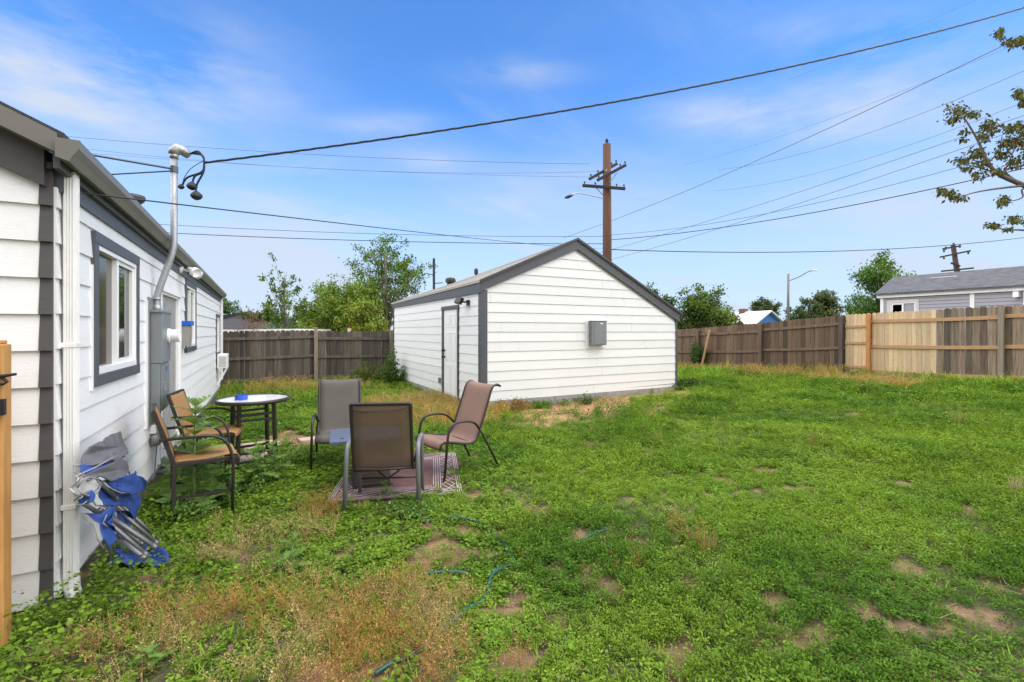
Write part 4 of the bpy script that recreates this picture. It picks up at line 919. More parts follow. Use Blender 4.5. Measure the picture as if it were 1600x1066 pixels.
b = MB(); a_ = at(417, 517, 19.6); c_ = at(492, 516, 19.2); b.beam(a_, c_, 2.4, .10); b.build('roof', white_vinyl, cp, world=True)
for p in (a_.lerp(c_, .1), a_.lerp(c_, .9)):
    b = MB(); b.box((p.x - .05, p.y + .3, -.4), (p.x + .05, p.y + .4, p.z - .05)); b.build('post', white_vinyl, cp, world=True)
bh = thing('blue_house', gbase(1180, 44), 'small bright blue house with a white roof beyond the right fence', 'house')
def bluehouse():
    blue = mat('bright_blue_siding', (.03, .19, .50), .6, var=.1); whiteroof = mat('white_metal_roof', (.72, .71, .69), .6, var=.06)
    A = at(1206, 486, 43); e = at(1141, 486.5, 48)           # ridge from the gable face to the far end
    d = (e - A); d.z = 0; L = d.length; d.normalize(); n = Vector((-d.y, d.x, 0)); n = n if n.dot(Vector((RX, RY, 0))) > 0 else -n
    w = MB(); hw = 1.55; hz = A.z - 1.05; zr = A.z
    def P(u, v, z): q = A + d * u + n * v; return (q.x, q.y, z)
    w.add([P(.3, -hw, -.5), P(.3, hw, -.5), P(.3, hw, hz), P(.3, 0, zr - .1), P(.3, -hw, hz), P(L, -hw, -.5), P(L, hw, -.5), P(L, hw, hz), P(L, 0, zr - .1), P(L, -hw, hz)],
          [(0, 1, 2, 3, 4), (9, 8, 7, 6, 5), (0, 5, 6, 1), (1, 6, 7, 2), (2, 7, 8, 3), (3, 8, 9, 4), (4, 9, 5, 0)]); w.build('wall', blue, bh, world=True)
    r = MB()
    for s in (-1, 1):
        r.add([P(0, 0, zr - .05), P(L + .3, 0, zr - .05), P(L + .3, s * (hw + .3), hz - .25), P(0, s * (hw + .3), hz - .25), P(0, 0, zr + .06), P(L + .3, 0, zr + .06), P(L + .3, s * (hw + .3), hz - .14), P(0, s * (hw + .3), hz - .14)],
              [(0, 1, 2, 3), (7, 6, 5, 4), (0, 4, 5, 1), (1, 5, 6, 2), (2, 6, 7, 3), (3, 7, 4, 0)])
    rf = r.build('roof', whiteroof, bh, world=True)
    c = MB(); q = A + d * (L * .66) ; c.box((q.x - .3, q.y - .3, hz), (q.x + .3, q.y + .3, zr + .35)); c.build('chimney', mat('old_brick', (.18, .09, .07), .9, var=.3), rf, world=True)
bluehouse()
ph = thing('pink_roof_house', gbase(1085, 38), 'low house with a pale flat roof just above the right fence beside the garage', 'house')
b = MB(); A = at(1040, 506, 38); e = at(1102, 506, 36); b.beam(A, e, 4, .35); b.build('roof', mat('pale_pink_roof', (.55, .42, .38), .8, var=.1), ph, world=True)
b = MB(); b.beam(A - Vector((0, 0, 1.4)), e - Vector((0, 0, 1.4)), 3.6, 2.4); b.build('wall', white_smooth, ph, world=True)
sg = thing('small_sign', tuple(at(545, 520, 18.2)), 'small pale pink sign sticking up above the back fence', 'sign')
b = MB(); p = at(545.5, 517, 18.2); b.box((p.x - .06, p.y, p.z - .1), (p.x + .06, p.y + .01, p.z + .10)); b.build('plate', mat('pale_pink_paint', (.75, .55, .52), .5, var=.15, vscale=20), sg, world=True)
b = MB(); b.box((p.x - .015, p.y + .011, -.4), (p.x + .015, p.y + .04, p.z + .05)); b.build('post', post_wood, sg, world=True)

# ================================================================== UTILITY POLES, STREET LAMP
pole_wood = mat('brown_pole_wood', (.13, .062, .036), .85, vcol=(.075, .038, .024), vscale=2.5, bump=.4, bscale=12, bstretch=(8, 8, .5), dirt=.3, dcol=(.06, .035, .025), dscale=2)
arm_wood = mat('dark_crossarm_wood', (.045, .038, .034), .85, var=.3)
PD = 22.0; PP = at(949, 518, PD)
def PT(px, py, dd=0.0): return at(px, py, PD + dd)
up = thing('utility_pole', (PP.x, PP.y, -.1), 'tall reddish brown utility pole with crossarms and a street light, behind the garage', 'utility pole')
def main_pole():
    b = MB(); zt = PT(948, 226).z; b.tube([(PP.x, PP.y, -.5), (PP.x - .01, PP.y, 5), (PP.x - .03, PP.y, zt)], [.23, .215, .185], 16); b.build('pole', pole_wood, up, world=True, smooth=True)
    b = MB(); b.tube([(PP.x - .03, PP.y, zt), (PP.x - .03, PP.y, zt + .12)], .03, 8); b.lathe([(.04, 0), (.08, .03), (.06, .08), (.08, .10), (.03, .17)], 10, Matrix.Translation((PP.x - .03, PP.y, zt + .1))); b.build('insulator', arm_wood, up, world=True)
    def arm(p, q, dd0, dd1, w=.10, h=.13):
        m = MB(); a = PT(*p, dd0); c = PT(*q, dd1); m.beam(a, c, w, h); m.build('crossarm', arm_wood, up, world=True, bevel=.01); return a, c
    a1, c1 = arm((921, 280), (964, 256), -.5, .4); a2, c2 = arm((933, 281), (978, 258), .55, .1) if False else arm((933, 282), (978, 258), -.45, -.25)
    a3, c3 = arm((910, 290), (977, 295), -.3, -.3)
    b = MB()
    for (a, c) in ((a1, c1), (a2, c2), (a3, c3)):
        for f in (.05, .3, .8, .97):
            q = a.lerp(c, f); b.lathe([(.02, 0), (.02, .06), (.045, .07), (.045, .12), (.02, .14)], 8, Matrix.Translation(q + Vector((0, 0, .06))))
    b.build('insulator_pin', mat('dark_porcelain', (.05, .05, .06), .3), up, world=True)
    for (p, q) in ((PT(931, 293, -.28), PT(942, 305, -.2)), (PT(964, 270, -.25), PT(953, 285, -.2)), (PT(948, 264, -.3), PT(943, 280, -.25))):
        b = MB(); b.tube([p, q], .022, 6); b.build('brace', galv, up, world=True)
    l = MB(); pts = smooth_path([PT(942, 310, -.2), PT(925, 306, -.6), PT(905, 302, -1.2), PT(896, 303, -1.4), PT(891, 306, -1.5)], 5); l.tube(pts, .028, 7); st = l.build('lamp_arm', galv, up, world=True)
    l = MB(); q = PT(888, 307.5, -1.6); d = Vector((RX, RY, .35)).normalized(); M = d.to_track_quat('X', 'Z').to_matrix().to_4x4(); M.translation = q
    l.lathe([(.02, -.18), (.09, -.12), (.12, 0), (.10, .12), (.05, .22)], 12, M @ Matrix.Rotation(math.pi / 2, 4, 'Y') @ Matrix.Diagonal((.6, 1, 1, 1))); l.build('lamp_head', mat('dark_lamp_metal', (.07, .07, .075), .4, metal=.4), st, world=True, smooth=True)
main_pole()
u2 = thing('utility_pole', gbase(1490, 36), 'leaning dark utility pole rising behind the grey shingle roof at the right', 'utility pole')
def second_pole():
    D = 36; T = lambda px, py, dd=0: at(px, py, D + dd)
    b = MB(); a = T(1496, 428); c = T(1489, 382); d = (c - a).normalized(); b.tube([a - d * 5.5, a, c], [.2, .18, .15], 12); b.build('pole', mat('dark_pole_wood', (.09, .06, .045), .9, var=.3, vscale=6), u2, world=True, smooth=True)
    for (p, q) in (((1469, 402), (1516, 392)), ((1471, 424), (1521, 419)), ((1473, 389), (1498, 385)), ((1486, 411), (1500, 416))):
        b = MB(); b.beam(T(*p, -.2), T(*q, -.3), .09, .12); b.build('crossarm', arm_wood, u2, world=True)
    b = MB()
    for (px, py) in ((1475, 403), (1513, 395), (1490, 382), (1478, 388), (1475, 392), (1500, 385)):
        b.lathe([(.03, -.12), (.08, -.06), (.05, 0), (.08, .06), (.03, .14)], 8, Matrix.Translation(T(px, py, -.25)))
    b.build('insulator', mat('dark_porcelain', (.05, .05, .06), .3), u2, world=True)
second_pole()
u3 = thing('utility_pole', gbase(678, 46), 'thin distant dark utility pole behind the garage roof left end', 'utility pole')
b = MB(); b.tube([at(678, 518, 46) + Vector((0, 0, -2)), at(678, 404, 46)], .13, 8); b.build('pole', arm_wood, u3, world=True)
for (p, q) in (((665, 427), (677, 430)), ((679, 443), (692, 442))):
    b = MB(); b.beam(at(*p, 46), at(*q, 46), .07, .08); b.build('crossarm', arm_wood, u3, world=True)
sl_ = thing('street_lamp', gbase(1232, 42), 'grey metal street lamp with a long curved arm beyond the right fence', 'street lamp')
def slamp():
    D = 42; b = MB(); b.tube([at(1231.5, 518, D) + Vector((0, 0, -2.2)), at(1231.5, 470, D), at(1232, 428, D)], [.13, .11, .09], 10); b.build('pole', mat('grey_lamp_pole', (.16, .16, .165), .5, metal=.3), sl_, world=True, smooth=True)
    b = MB(); b.tube(smooth_path([at(1232, 439, D), at(1248, 433, D - .5), at(1262, 425, D - 1), at(1270, 423, D - 1.2)], 5), .04, 7); ar = b.build('arm', MATS['grey_lamp_pole'], sl_, world=True)
    b = MB(); q = at(1273.5, 422.5, D - 1.3); M = Matrix.Translation(q) @ Matrix.Rotation(-TH, 4, 'Z'); b.lathe([(.03, -.3), (.1, -.2), (.13, 0), (.1, .2), (.03, .3)], 10, M @ Matrix.Rotation(math.pi / 2, 4, 'Y') @ Matrix.Diagonal((.5, 1, 1, 1))); b.build('lamp_head', white_metal, ar, world=True)
slamp()

# ================================================================== OVERHEAD LINES
def wire(label, A, B, pix, r, m=None, ends=(0, 1), twist=0.0, name='power_line'):
    """a hanging line in the vertical plane through plan points A, B; its sag is a parabola fitted to sightings (px, py)"""
    A = Vector(A[:2]); B = Vector(B[:2]); d = B - A; ss = []; zs = []
    for (px, py) in pix:
        rr = ray(px, py)
        # solve A + d s = t * (rx, ry)
        det = d.x * (-rr.y) - d.y * (-rr.x)
        s = ((-A.x) * (-rr.y) - (-A.y) * (-rr.x)) / det; t = (d.x * (-A.y) - d.y * (-A.x)) / det
        ss.append(s); zs.append(CAM_H + rr.z * t)
    deg = 2 if len(pix) >= 3 else 1; c = np.polyfit(ss, zs, deg)
    n = 48; pts = []
    for k in range(n + 1):
        s = ends[0] + (ends[1] - ends[0]) * k / n; p = A + d * s; pts.append(Vector((p.x, p.y, float(np.polyval(c, s)))))
    b = MB()
    if twist:
        fine = []; L = sum((pts[i + 1] - pts[i]).length for i in range(n)); nn = int(L / .05)
        for j in range(3):
            pp = []
            for k in range(nn + 1):
                f = k / nn * n; i = min(int(f), n - 1); q = pts[i].lerp(pts[i + 1], f - i); ph = k / nn * L / .55 * 2 * math.pi + j * 2.094
                pp.append(q + Vector((RX * math.cos(ph), RY * math.cos(ph), math.sin(ph))) * twist)
            b.tube(pp, r, 5)
    else: b.tube(pts, r, 5)
    o = b.build(name, m or grey_cable, None, smooth=True); o['label'] = label; o['category'] = 'power line'
    # report how it was fitted
    return o
pp = (PP.x, PP.y)
S_ = at(319, 251, 5.2)
thick = black_rub
wire('thick twisted black service cable climbing from the house mast to the top right corner', (S_.x, S_.y), at(1700, -20, 8.0), [(322, 256), (420, 243), (560, 220), (700, 201), (800, 188), (1000, 153), (1200, 113), (1400, 66), (1600, 12)], .0072, thick, ends=(0, 1.0), twist=.0075)
LB = at(60, 240, 20)
wire('topmost thin line from the pole crossarm to the upper left over the house roof', PT(921, 280, -.5), at(40, 240, 20), [(925, 256), (750, 253), (560, 246), (390, 235), (230, 223), (115, 215)], .009)
wire('second thin line from the pole crossarm to the upper left', PT(933, 282, -.45), at(40, 250, 20.5), [(927, 268), (650, 270), (400, 257), (260, 246), (150, 235)], .007)
wire('third thin line from the pole crossarm to the upper left', PT(938, 280, -.4), at(40, 250, 21), [(920, 277), (700, 271), (500, 264), (330, 254), (190, 243)], .006)
wire('black line from the house eave across the yard to the brown utility pole', at(128, 280, 2.75), pp, [(168, 303), (226, 311), (400, 334), (600, 360.5), (786, 378.5), (868, 383), (945, 389)], .005, thick, ends=(.0, 1))
wire('thin grey line from the brown pole leftwards just above the lower black line', pp, at(200, 350, 20), [(945, 369.5), (675, 367.4), (600, 366), (400, 358.5), (275, 352)], .012)
wire('thick dark line from the brown pole leftwards, lowest over the house roof', pp, at(200, 350, 20.5), [(945, 381), (800, 380.5), (600, 377), (400, 370), (280, 365)], .016, thick)
wire('thin line from the brown pole to the right tree, upper of the near pair', pp, at(1700, 215, 12), [(955, 367), (1115, 350), (1230, 325), (1400, 290), (1495, 261), (1600, 232)], .010)
wire('thick dark line from the brown pole to the right passing below the hanging leaves', pp, at(1700, 240, 12.3), [(955, 375), (1115, 357), (1300, 327), (1470, 294), (1600, 262)], .015, thick)
wire('low dark line from the brown pole past the top of the leaning pole', pp, at(1700, 360, 34), [(953, 389), (1000, 392), (1200, 396), (1400, 388), (1500, 381), (1600, 372)], .022, thick)
wire('steep line from behind the garage ridge up to the right tree top', at(880, 372, 27), at(1700, 10, 11), [(900, 365), (955, 345), (1075, 298), (1200, 244), (1300, 199), (1425, 134), (1570, 74)], .012)
wire('faint thin line just above the steep line at the right', at(1040, 272, 24), at(1700, 0, 11), [(1105, 249), (1200, 219), (1300, 186), (1400, 146), (1480, 114)], .005, ends=(.1, 1))
wire('thin line running up to the right edge below the steep line', at(1100, 276, 25), at(1700, 70, 11.5), [(1170, 259), (1350, 210), (1500, 155), (1600, 110)], .008, ends=(.08, 1))
wire('thin line reaching the right tree above the nearly parallel pair', at(1100, 300, 25), at(1700, 120, 12), [(1150, 295), (1300, 265), (1400, 233), (1495, 200), (1600, 160)], .007, ends=(.05, 1))
wire('upper line of the nearly parallel pair rising from the garage roof to the right tree', at(930, 397, 26), at(1700, 140, 12), [(965, 387), (1115, 345), (1240, 300), (1400, 250), (1505, 215), (1600, 180)], .010)
wire('lower line of the nearly parallel pair rising from the garage roof to the right tree', at(940, 412, 26), at(1700, 165, 12.2), [(980, 399), (1120, 359), (1240, 320), (1400, 268), (1525, 225), (1600, 199)], .010)
wire('faint line above the thick service cable at the upper right', at(1200, 135, 14), at(1700, -70, 9), [(1250, 118), (1411, 50), (1520, 2)], .003, ends=(.1, 1))

# ================================================================== TREE REACHING IN FROM THE RIGHT
rt = thing('overhanging_tree', tuple(G(11.9, 1.5)), 'dark leafed tree branch reaching in from the right edge against the sky', 'tree')
def right_tree():
    D = 6.4; rng = np.random.default_rng(44); rd = random.Random(44); T = lambda px, py, dd=0.0: at(px, py, D + dd); b = MB()
    trunk = smooth_path([tuple(G(11.9, 1.5, -.3)), Vector((11.8, 1.55, 1.6)), T(1745, 420, .2), T(1735, 330, .1), T(1720, 180, .1), T(1730, -40, 0)], 6)
    b.tube(trunk, [.16 - .11 * i / (len(trunk) - 1) for i in range(len(trunk))], 10)
    tips = []
    def br(pts, r0, r1, tip=True):
        p = smooth_path([T(*q) if len(q) == 3 else T(*q) for q in pts], 5); b.tube(p, [r0 + (r1 - r0) * i / (len(p) - 1) for i in range(len(p))], 6)
        return p
    br([(1738, 350, .1), (1660, 318), (1600, 290, -.1), (1560, 272, -.2), (1543, 252, -.2), (1527, 218, -.2), (1508, 186, -.25)], .045, .008)
    br([(1560, 272, -.2), (1530, 262, -.15), (1500, 256, -.1)], .012, .004); br([(1600, 290, -.1), (1550, 296, -.3), (1515, 303, -.35), (1497, 311, -.4)], .018, .004)
    br([(1600, 290, -.1), (1570, 268), (1600, 258, .1), (1640, 240)], .012, .02); br([(1530, 225, -.2), (1545, 215, -.3), (1547, 196, -.3)], .010, .004); br([(1545, 255, -.2), (1560, 235), (1566, 212)], .012, .005)
    br([(1566, 275, -.2), (1580, 245), (1588, 225, .1)], .012, .005); br([(1650, 300), (1600, 295), (1598, 308), (1582, 314), (1566, 312)], .014, .004)
    br([(1736, 380, .1), (1640, 366), (1600, 360), (1575, 359), (1548, 356)], .022, .004); br([(1725, 110, .1), (1650, 82), (1600, 70), (1575, 66)], .02, .004); br([(1722, 190, .1), (1650, 170), (1605, 158)], .02, .005)
    b.build('trunk', mat('mauve_grey_bark', (.22, .18, .16), .85, var=.4, vscale=12, bump=.4), rt, world=True, smooth=True)
    # leaf clumps: drooping sprays of narrow leaflets
    cl = [(1495, 172, 22, 13, 60), (1520, 178, 16, 8, 34), (1487, 187, 12, 8, 26), (1547, 198, 17, 14, 75), (1538, 212, 14, 9, 40), (1507, 205, 9, 7, 14), (1505, 218, 8, 5, 10), (1578, 200, 14, 9, 40), (1592, 195, 10, 8, 30), (1573, 222, 18, 12, 70), (1592, 222, 14, 12, 50),
          (1527, 240, 18, 10, 60), (1503, 250, 16, 7, 42), (1535, 255, 16, 10, 48), (1512, 262, 12, 6, 22), (1565, 240, 14, 9, 36), (1585, 252, 14, 10, 36), (1560, 268, 14, 7, 34), (1528, 272, 12, 7, 26), (1480, 300, 18, 8, 48), (1496, 308, 16, 6, 40), (1470, 297, 8, 4, 16), (1567, 313, 14, 10, 46),
          (1552, 352, 14, 6, 36), (1585, 342, 16, 7, 44), (1575, 358, 12, 4, 22), (1563, 52, 9, 10, 44), (1578, 66, 11, 7, 38), (1593, 62, 9, 9, 34), (1591, 145, 8, 9, 40), (1597, 158, 6, 10, 30), (1604, 205, 14, 14, 70), (1610, 240, 16, 18, 90), (1620, 70, 16, 14, 60), (1620, 150, 14, 20, 70), (1615, 345, 16, 10, 50), (1640, 280, 20, 30, 140), (1665, 110, 26, 40, 180), (1680, 220, 26, 40, 180)]
    P = []; 
    for (px, py, sx, sy, n) in cl:
        for _ in range(int(n * 2.6)):
            P.append(tuple(T(px + rd.gauss(0, sx * .42), py + rd.gauss(0, sy * .42), rd.gauss(-.1, .16))))
    P = np.array(P); n = len(P); rz = rng.uniform(0, 2 * np.pi, n); tx = rng.normal(-.75, .45, n); ty = rng.normal(0, .6, n); s = rng.uniform(.035, .07, n)
    base = np.where(rng.random((n, 1)) < .25, np.array([[.15, .11, .045]]), np.array([[.085, .098, .03]])); C = np.clip(base * (1 + rng.normal(0, .3, (n, 1))), .008, .3)
    leaf_obj('crown', [inst(KITE_V * np.array([.9, 1, 1]), KITE_F, P, rot_batch(rz, tx, ty), s, C)], leaf_mat('dark_leaf', .2), rt)
right_tree()

# ================================================================== YARD FURNITURE
dark_frame = mat('dark_brown_metal', (.035, .028, .024), .4, metal=.2, spec=.5)
grey_frame = mat('grey_metal_frame', (.19, .185, .195), .4, metal=.2, spec=.5)  # sky light put into the colour: legs paler than the dark frames
def sling_mat(name, col, alpha, vcol=None):
    """woven mesh: fine weave lines and a little see-through"""
    if name in MATS: return MATS[name]
    m = mat(name, col, .75, var=.14, vscale=5, vcol=vcol, dirt=.25, dcol=tuple(c * .75 for c in col), dscale=4, alpha=alpha, transl=.12)
    nt = m.node_tree; N = nt.nodes; L = nt.links; tc = N.new('ShaderNodeTexCoord'); w = N.new('ShaderNodeTexWave'); w.inputs['Scale'].default_value = 90; w.bands_direction = 'Z'; w.inputs['Distortion'].default_value = .5; L.new(tc.outputs['Object'], w.inputs[0])
    b = N.new('ShaderNodeBump'); b.inputs['Strength'].default_value = .25; b.inputs['Distance'].default_value = .003; L.new(w.outputs['Fac'], b.inputs['Height']); L.new(b.outputs[0], N['Principled BSDF'].inputs['Normal']); return m
def sling_strip(prof, hw, sag=.012, n=7):
    """fabric hung between two side rails following a (y, z) profile"""
    rows = []
    for (y, z) in prof: rows.append([Vector((-hw + 2 * hw * j / (n - 1), y, z - sag * (1 - (2 * j / (n - 1) - 1) ** 2))) for j in range(n)])
    m = MB(); m.grid(rows); return m
def prof2(pts, n=6): return [(p.y, p.z) for p in smooth_path([(0, y, z) for (y, z) in pts], n)]

def curl_chair(loc, rz, label, fabric, frame, group='patio sling chairs around the fire table', hw=.265):
    """sling chair with a curled top, looped arms and splayed back legs; faces +y"""
    root = thing('patio_chair', loc, label, 'chair', group, rz)
    P = prof2([(.27, .335), (.275, .37), (.235, .415), (.12, .405), (-.06, .365), (-.16, .37), (-.225, .43), (-.30, .62), (-.375, .82), (-.42, .945), (-.455, .995), (-.51, 1.01), (-.56, .985)])
    f = sling_strip(P, hw); f.build('sling', fabric, root, smooth=True, solid=.004)
    for s in (-1, 1):
        m = MB(); m.tube([(s * (hw + .008), y, z) for (y, z) in P], .0135, 8); m.build('side_rail', frame, root, smooth=True)
        m = MB(); x = s * (hw + .045); m.tube(round_path([(x + s * .02, .26, 0), (x + s * .01, .20, .56), (x, .12, .635), (x, -.14, .625), (s * (hw + .01), -.255, .50)], .13, 7), .0145, 9); m.build('arm', frame, root, smooth=True)
        m = MB(); m.tube(round_path([(s * (hw + .012), -.245, .52), (s * (hw + .03), -.32, .38), (s * (hw + .045), -.52, 0)], .1, 5), .0145, 9); m.build('leg', frame, root, smooth=True)
    for (y, z) in ((.11, .385), (-.16, .355)):
        m = MB(); m.tube([(-hw, y, z), (hw, y, z)], .011, 7); m.build('stretcher', frame, root, smooth=True)
    return root
taupe_sling = sling_mat('taupe_mesh', (.135, .12, .105), .93); brown_sling = sling_mat('brown_mesh', (.165, .108, .075), .76); rust_sling = sling_mat('rust_brown_mesh', (.30, .185, .145), .95); tan_sling = sling_mat('tan_mesh', (.40, .215, .085), .97)
def yaw_of(lat, dep):
    """rotation about z that turns local +y to the direction (lat right, dep forward) seen from the camera"""
    d = Vector((FX * dep + RX * lat, FY * dep + RY * lat)); return math.atan2(-d.x, d.y)
def LD(lat, dep, dz=0.0): x, y = FX * dep + RX * lat, FY * dep + RY * lat; return G(x, y, dz)
# rust brown chair on the right, facing the fire table
curl_chair(tuple(LD(-.75, 5.46, .0)), yaw_of(-.58, -.47), 'rusty brown sling chair with a curled back, right of the fire table', rust_sling, dark_frame, hw=.27)
# taupe chair on the far side, facing the viewer
curl_chair(tuple(LD(-2.15, 5.74, .0)), yaw_of(.36, -1), 'dull taupe sling chair on the far left side of the fire table, facing forward', taupe_sling, dark_frame, hw=.245)
def flat_chair(loc, rz):
    root = thing('patio_chair', loc, 'brown mesh chair with grey legs seen from behind on the rug, nearest to the front', 'chair', 'patio sling chairs around the fire table', rz)
    hw = .266; top = (-.30, 1.0)
    Pb = [(-.17, .40), (-.19, .46), (-.245, .72), top]; f = sling_strip(prof2(Pb, 4), hw - .012, .006); f.build('back_sling', brown_sling, root, smooth=True, solid=.004)
    f = sling_strip(prof2([(.30, .385), (.285, .42), (.05, .405), (-.16, .39)], 5), hw - .012, .01); f.build('seat_sling', brown_sling, root, smooth=True, solid=.004)
    m = MB(); m.tube(round_path([(-hw, .29, .405), (-hw, -.165, .385), (-hw, top[0], top[1] + .01), (hw, top[0], top[1] + .01), (hw, -.165, .385), (hw, .29, .405)], .016, 3), .0155, 9); m.tube([(-hw, .27, .395), (hw, .27, .395)], .012, 8)
    m.tube(smooth_path([(-hw + .01, top[0] + .006, top[1] - .045), (-.15, top[0] + .01, top[1] - .062), (.0, top[0] + .012, top[1] - .058), (.15, top[0] + .01, top[1] - .05), (hw - .01, top[0] + .006, top[1] - .025)], 4), .004, 5)
    m.tube([(-hw, -.185, .375), (hw, -.185, .395)], .012, 8); m.build('frame', dark_frame, root, smooth=True)
    for s in (-1, 1):
        x = s * (hw + .055); m = MB(); M = None
        m.tube(round_path([(x + s * .012, -.235, 0), (x, -.21, .56), (x, -.15, .63), (x, .14, .63), (x - s * .01, .24, .60), (x - s * .005, .30, 0)], .08, 5), .021, 10); m.build('arm_leg', grey_frame if True else dark_frame, root, smooth=True)
        
        for (p, q) in (((x, -.02, .61), (s * hw, -.02, .40)), ((x - s * .01, .26, .40), (s * hw, .26, .40)), ((s * hw, -.18, .39), (x, -.212, .41))):
            m = MB(); m.tube([p, q], .013, 7); m.build('bracket', dark_frame, root, smooth=True)
    m = MB(); m.tube([(-hw, .24, .38), (0, .05, .22), (hw, .24, .38)], .010, 6); m.build('brace', dark_frame, root, smooth=True); m = MB(); m.tube([(-hw - .04, .285, .16), (hw + .04, .285, .16)], .010, 6); m.build('stretcher', dark_frame, root, smooth=True)
flat_chair(tuple(LD(-1.215, 4.46, .0)), yaw_of(-.10, 1))

# fire table between the chairs
def fire_table():
    c = LD(-1.62, 5.08); rz = yaw_of(-.383, 1)
    root = thing('fire_table', tuple(c), 'square fire table with a blue grey top and brown body, between the patio chairs', 'table', None, rz)
    b = MB(); b.box((-.36, -.33, .525), (.36, .33, .56)); b.build('table_top', mat('blue_grey_metal_top', (.13, .15, .21), .3, metal=.2, var=.1, spec=.6), root, bevel=.005)
    b = MB(); b.box((-.12, -.24, .05), (.25, .26, .524)); b.build('body', mat('brown_wicker_panel', (.10, .075, .06), .7, var=.3, vscale=30, bump=.3, bscale=40, bstretch=(1, 1, 6)), root, bevel=.008)
    b = MB(); b.box((-.14, -.26, .012), (.27, .28, .049)); b.build('base', dark_frame, root, bevel=.004)
    b = MB(); b.box((-.10, -.246, .10), (.23, -.2405, .48)); b.build('door', MATS['brown_wicker_panel'], root, bevel=.003)
    b = MB(); b.lathe([(.018, 0), (.018, .004), (.0, .005)], 10, Matrix.Translation((-.24, -.2, .5605))); b.build('button', dark_frame, root)
fire_table()

# tan bar-height chairs by the house
def tan_chair(loc, rz, label):
    root = thing('tall_chair', loc, label, 'chair', 'tan sling chairs by the house', rz); hw = .255; sh = .545
    Pb = prof2([(-.215, sh + .0), (-.225, sh + .06), (-.275, sh + .25), (-.345, sh + .44)], 4); f = sling_strip(Pb, hw - .014, .008); f.build('back_sling', tan_sling, root, smooth=True, solid=.005)
    f = sling_strip(prof2([(.275, sh - .055), (.265, sh - .012), (.2, sh), (.0, sh - .012), (-.21, sh - .005)], 5), hw - .014, .012); f.build('seat_sling', tan_sling, root, smooth=True, solid=.005)
    for s in (-1, 1):
        x = s * hw
        m = MB(); m.beam((x, -.36, sh + .455), (x, -.215, sh - .03), .022, .035, up=(0, 1, 0)); m.beam((x, -.215, sh - .03), (x, -.225, 0), .026, .034, up=(0, 1, 0)); m.build('rear_leg', dark_frame, root, bevel=.004)
        m = MB(); xx = s * (hw + .035); m.tube(round_path([(xx, .215, 0), (xx, .225, sh + .02), (xx, .12, sh + .205), (xx, -.32, sh + .205)], .16, 8), .0135, 8); m.build('arm', dark_frame, root, smooth=True)
        m = MB(); m.beam((x, .27, sh - .035), (x, -.21, sh - .03), .024, .032); m.build('seat_rail', dark_frame, root, bevel=.003)
        m = MB(); m.beam((x + s * .012, .21, .22), (x + s * .0, -.22, .22), .018, .024); m.build('stretcher', dark_frame, root); m = MB(); m.tube([(xx, .225, sh - .02), (x, .225, sh - .03)], .011, 7); m.build('arm_bracket', dark_frame, root)
    for (y, z, w) in ((.218, .20, hw + .03), (-.225, .30, hw), (.26, sh - .045, hw), (-.358, sh + .445, hw)):
        m = MB(); m.beam((-w, y, z), (w, y, z), .022, .028); m.build('stretcher' if z < .6 else 'top_rail', dark_frame, root)
    return root
tan_chair(tuple(G(-.50, 5.20)), math.radians(-81), 'tan sling bar chair by the house wall, with a tall weed in front')
tan_chair(tuple(G(-.51, 6.36)), math.radians(-97), 'tan sling bar chair by the house wall, next to the round table')
# round glass bar table
TC = (-.10, 6.66)
def round_table():
    g = G(*TC); root = thing('round_table', tuple(g), 'round glass topped bar table with a dark brown rim by the house', 'table', None, math.radians(12)); h = .825; r = .415
    b = MB(); b.lathe([(r - .03, h - .02), (r, h - .022), (r + .008, h), (r, h + .018), (r - .02, h + .02), (r - .022, h + .0)], 48, cap=False); b.build('rim', dark_frame, root, smooth=True)
    m = mat('pale_textured_glass', (.80, .77, .71), .06, spec=.9, var=.12, vscale=6, bump=.03, bscale=60); b = MB(); b.lathe([(.001, h - .004), (r - .02, h - .004), (r - .02, h + .008), (.001, h + .008)], 48, cap=False); b.build('glass_top', m, root)
    for k in range(4):
        a = math.radians(45 + 90 * k); c, s = math.cos(a), math.sin(a); b = MB(); b.beam((.27 * c, .27 * s, h - .022), (.29 * c, .29 * s, .17), .04, .04); b.beam((.29 * c, .29 * s, .17), (.37 * c, .37 * s, 0), .036, .036); b.build('leg', dark_frame, root, bevel=.004)
    for z, w in ((h - .16, .272), (h - .23, .274), (.20, .289), (.10, .32)):
        for k in range(4):
            a = math.radians(45 + 90 * k); a2 = a + math.pi / 2
            if z > .3 and k % 2: continue
            b = MB(); b.beam((w * math.cos(a), w * math.sin(a), z), (w * math.cos(a2), w * math.sin(a2), z), .024, .028); b.build('stretcher', dark_frame, root)
    ash = thing('ashtray', (g.x, g.y, g.z + h + .009), 'bright blue ashtray on the round glass table', 'ashtray'); p = onY(376, 620, TC[1] - .12); p = at(377, 622, 5.72)
    q = Vector((p.x - g.x, p.y - g.y, 0)); b = MB(); M = Matrix.Translation(q)
    b.lathe([(.066, 0), (.072, .006), (.072, .055), (.060, .058), (.055, .02), (.001, .015)], 24, M, cap=False)
    o = b.build('bowl', mat('blue_glazed_plastic', (.02, .09, .50), .3, spec=.6), ash, bevel=0.0)
    b = MB()
    for a in range(3): b.box((-.014, .058, .048), (.014, .076, .062), M @ Matrix.Rotation(a * 2.09 + .3, 4, 'Z'))
    b.build('notch', mat('dark_blue_plastic', (.01, .04, .25), .4), ash)
round_table()

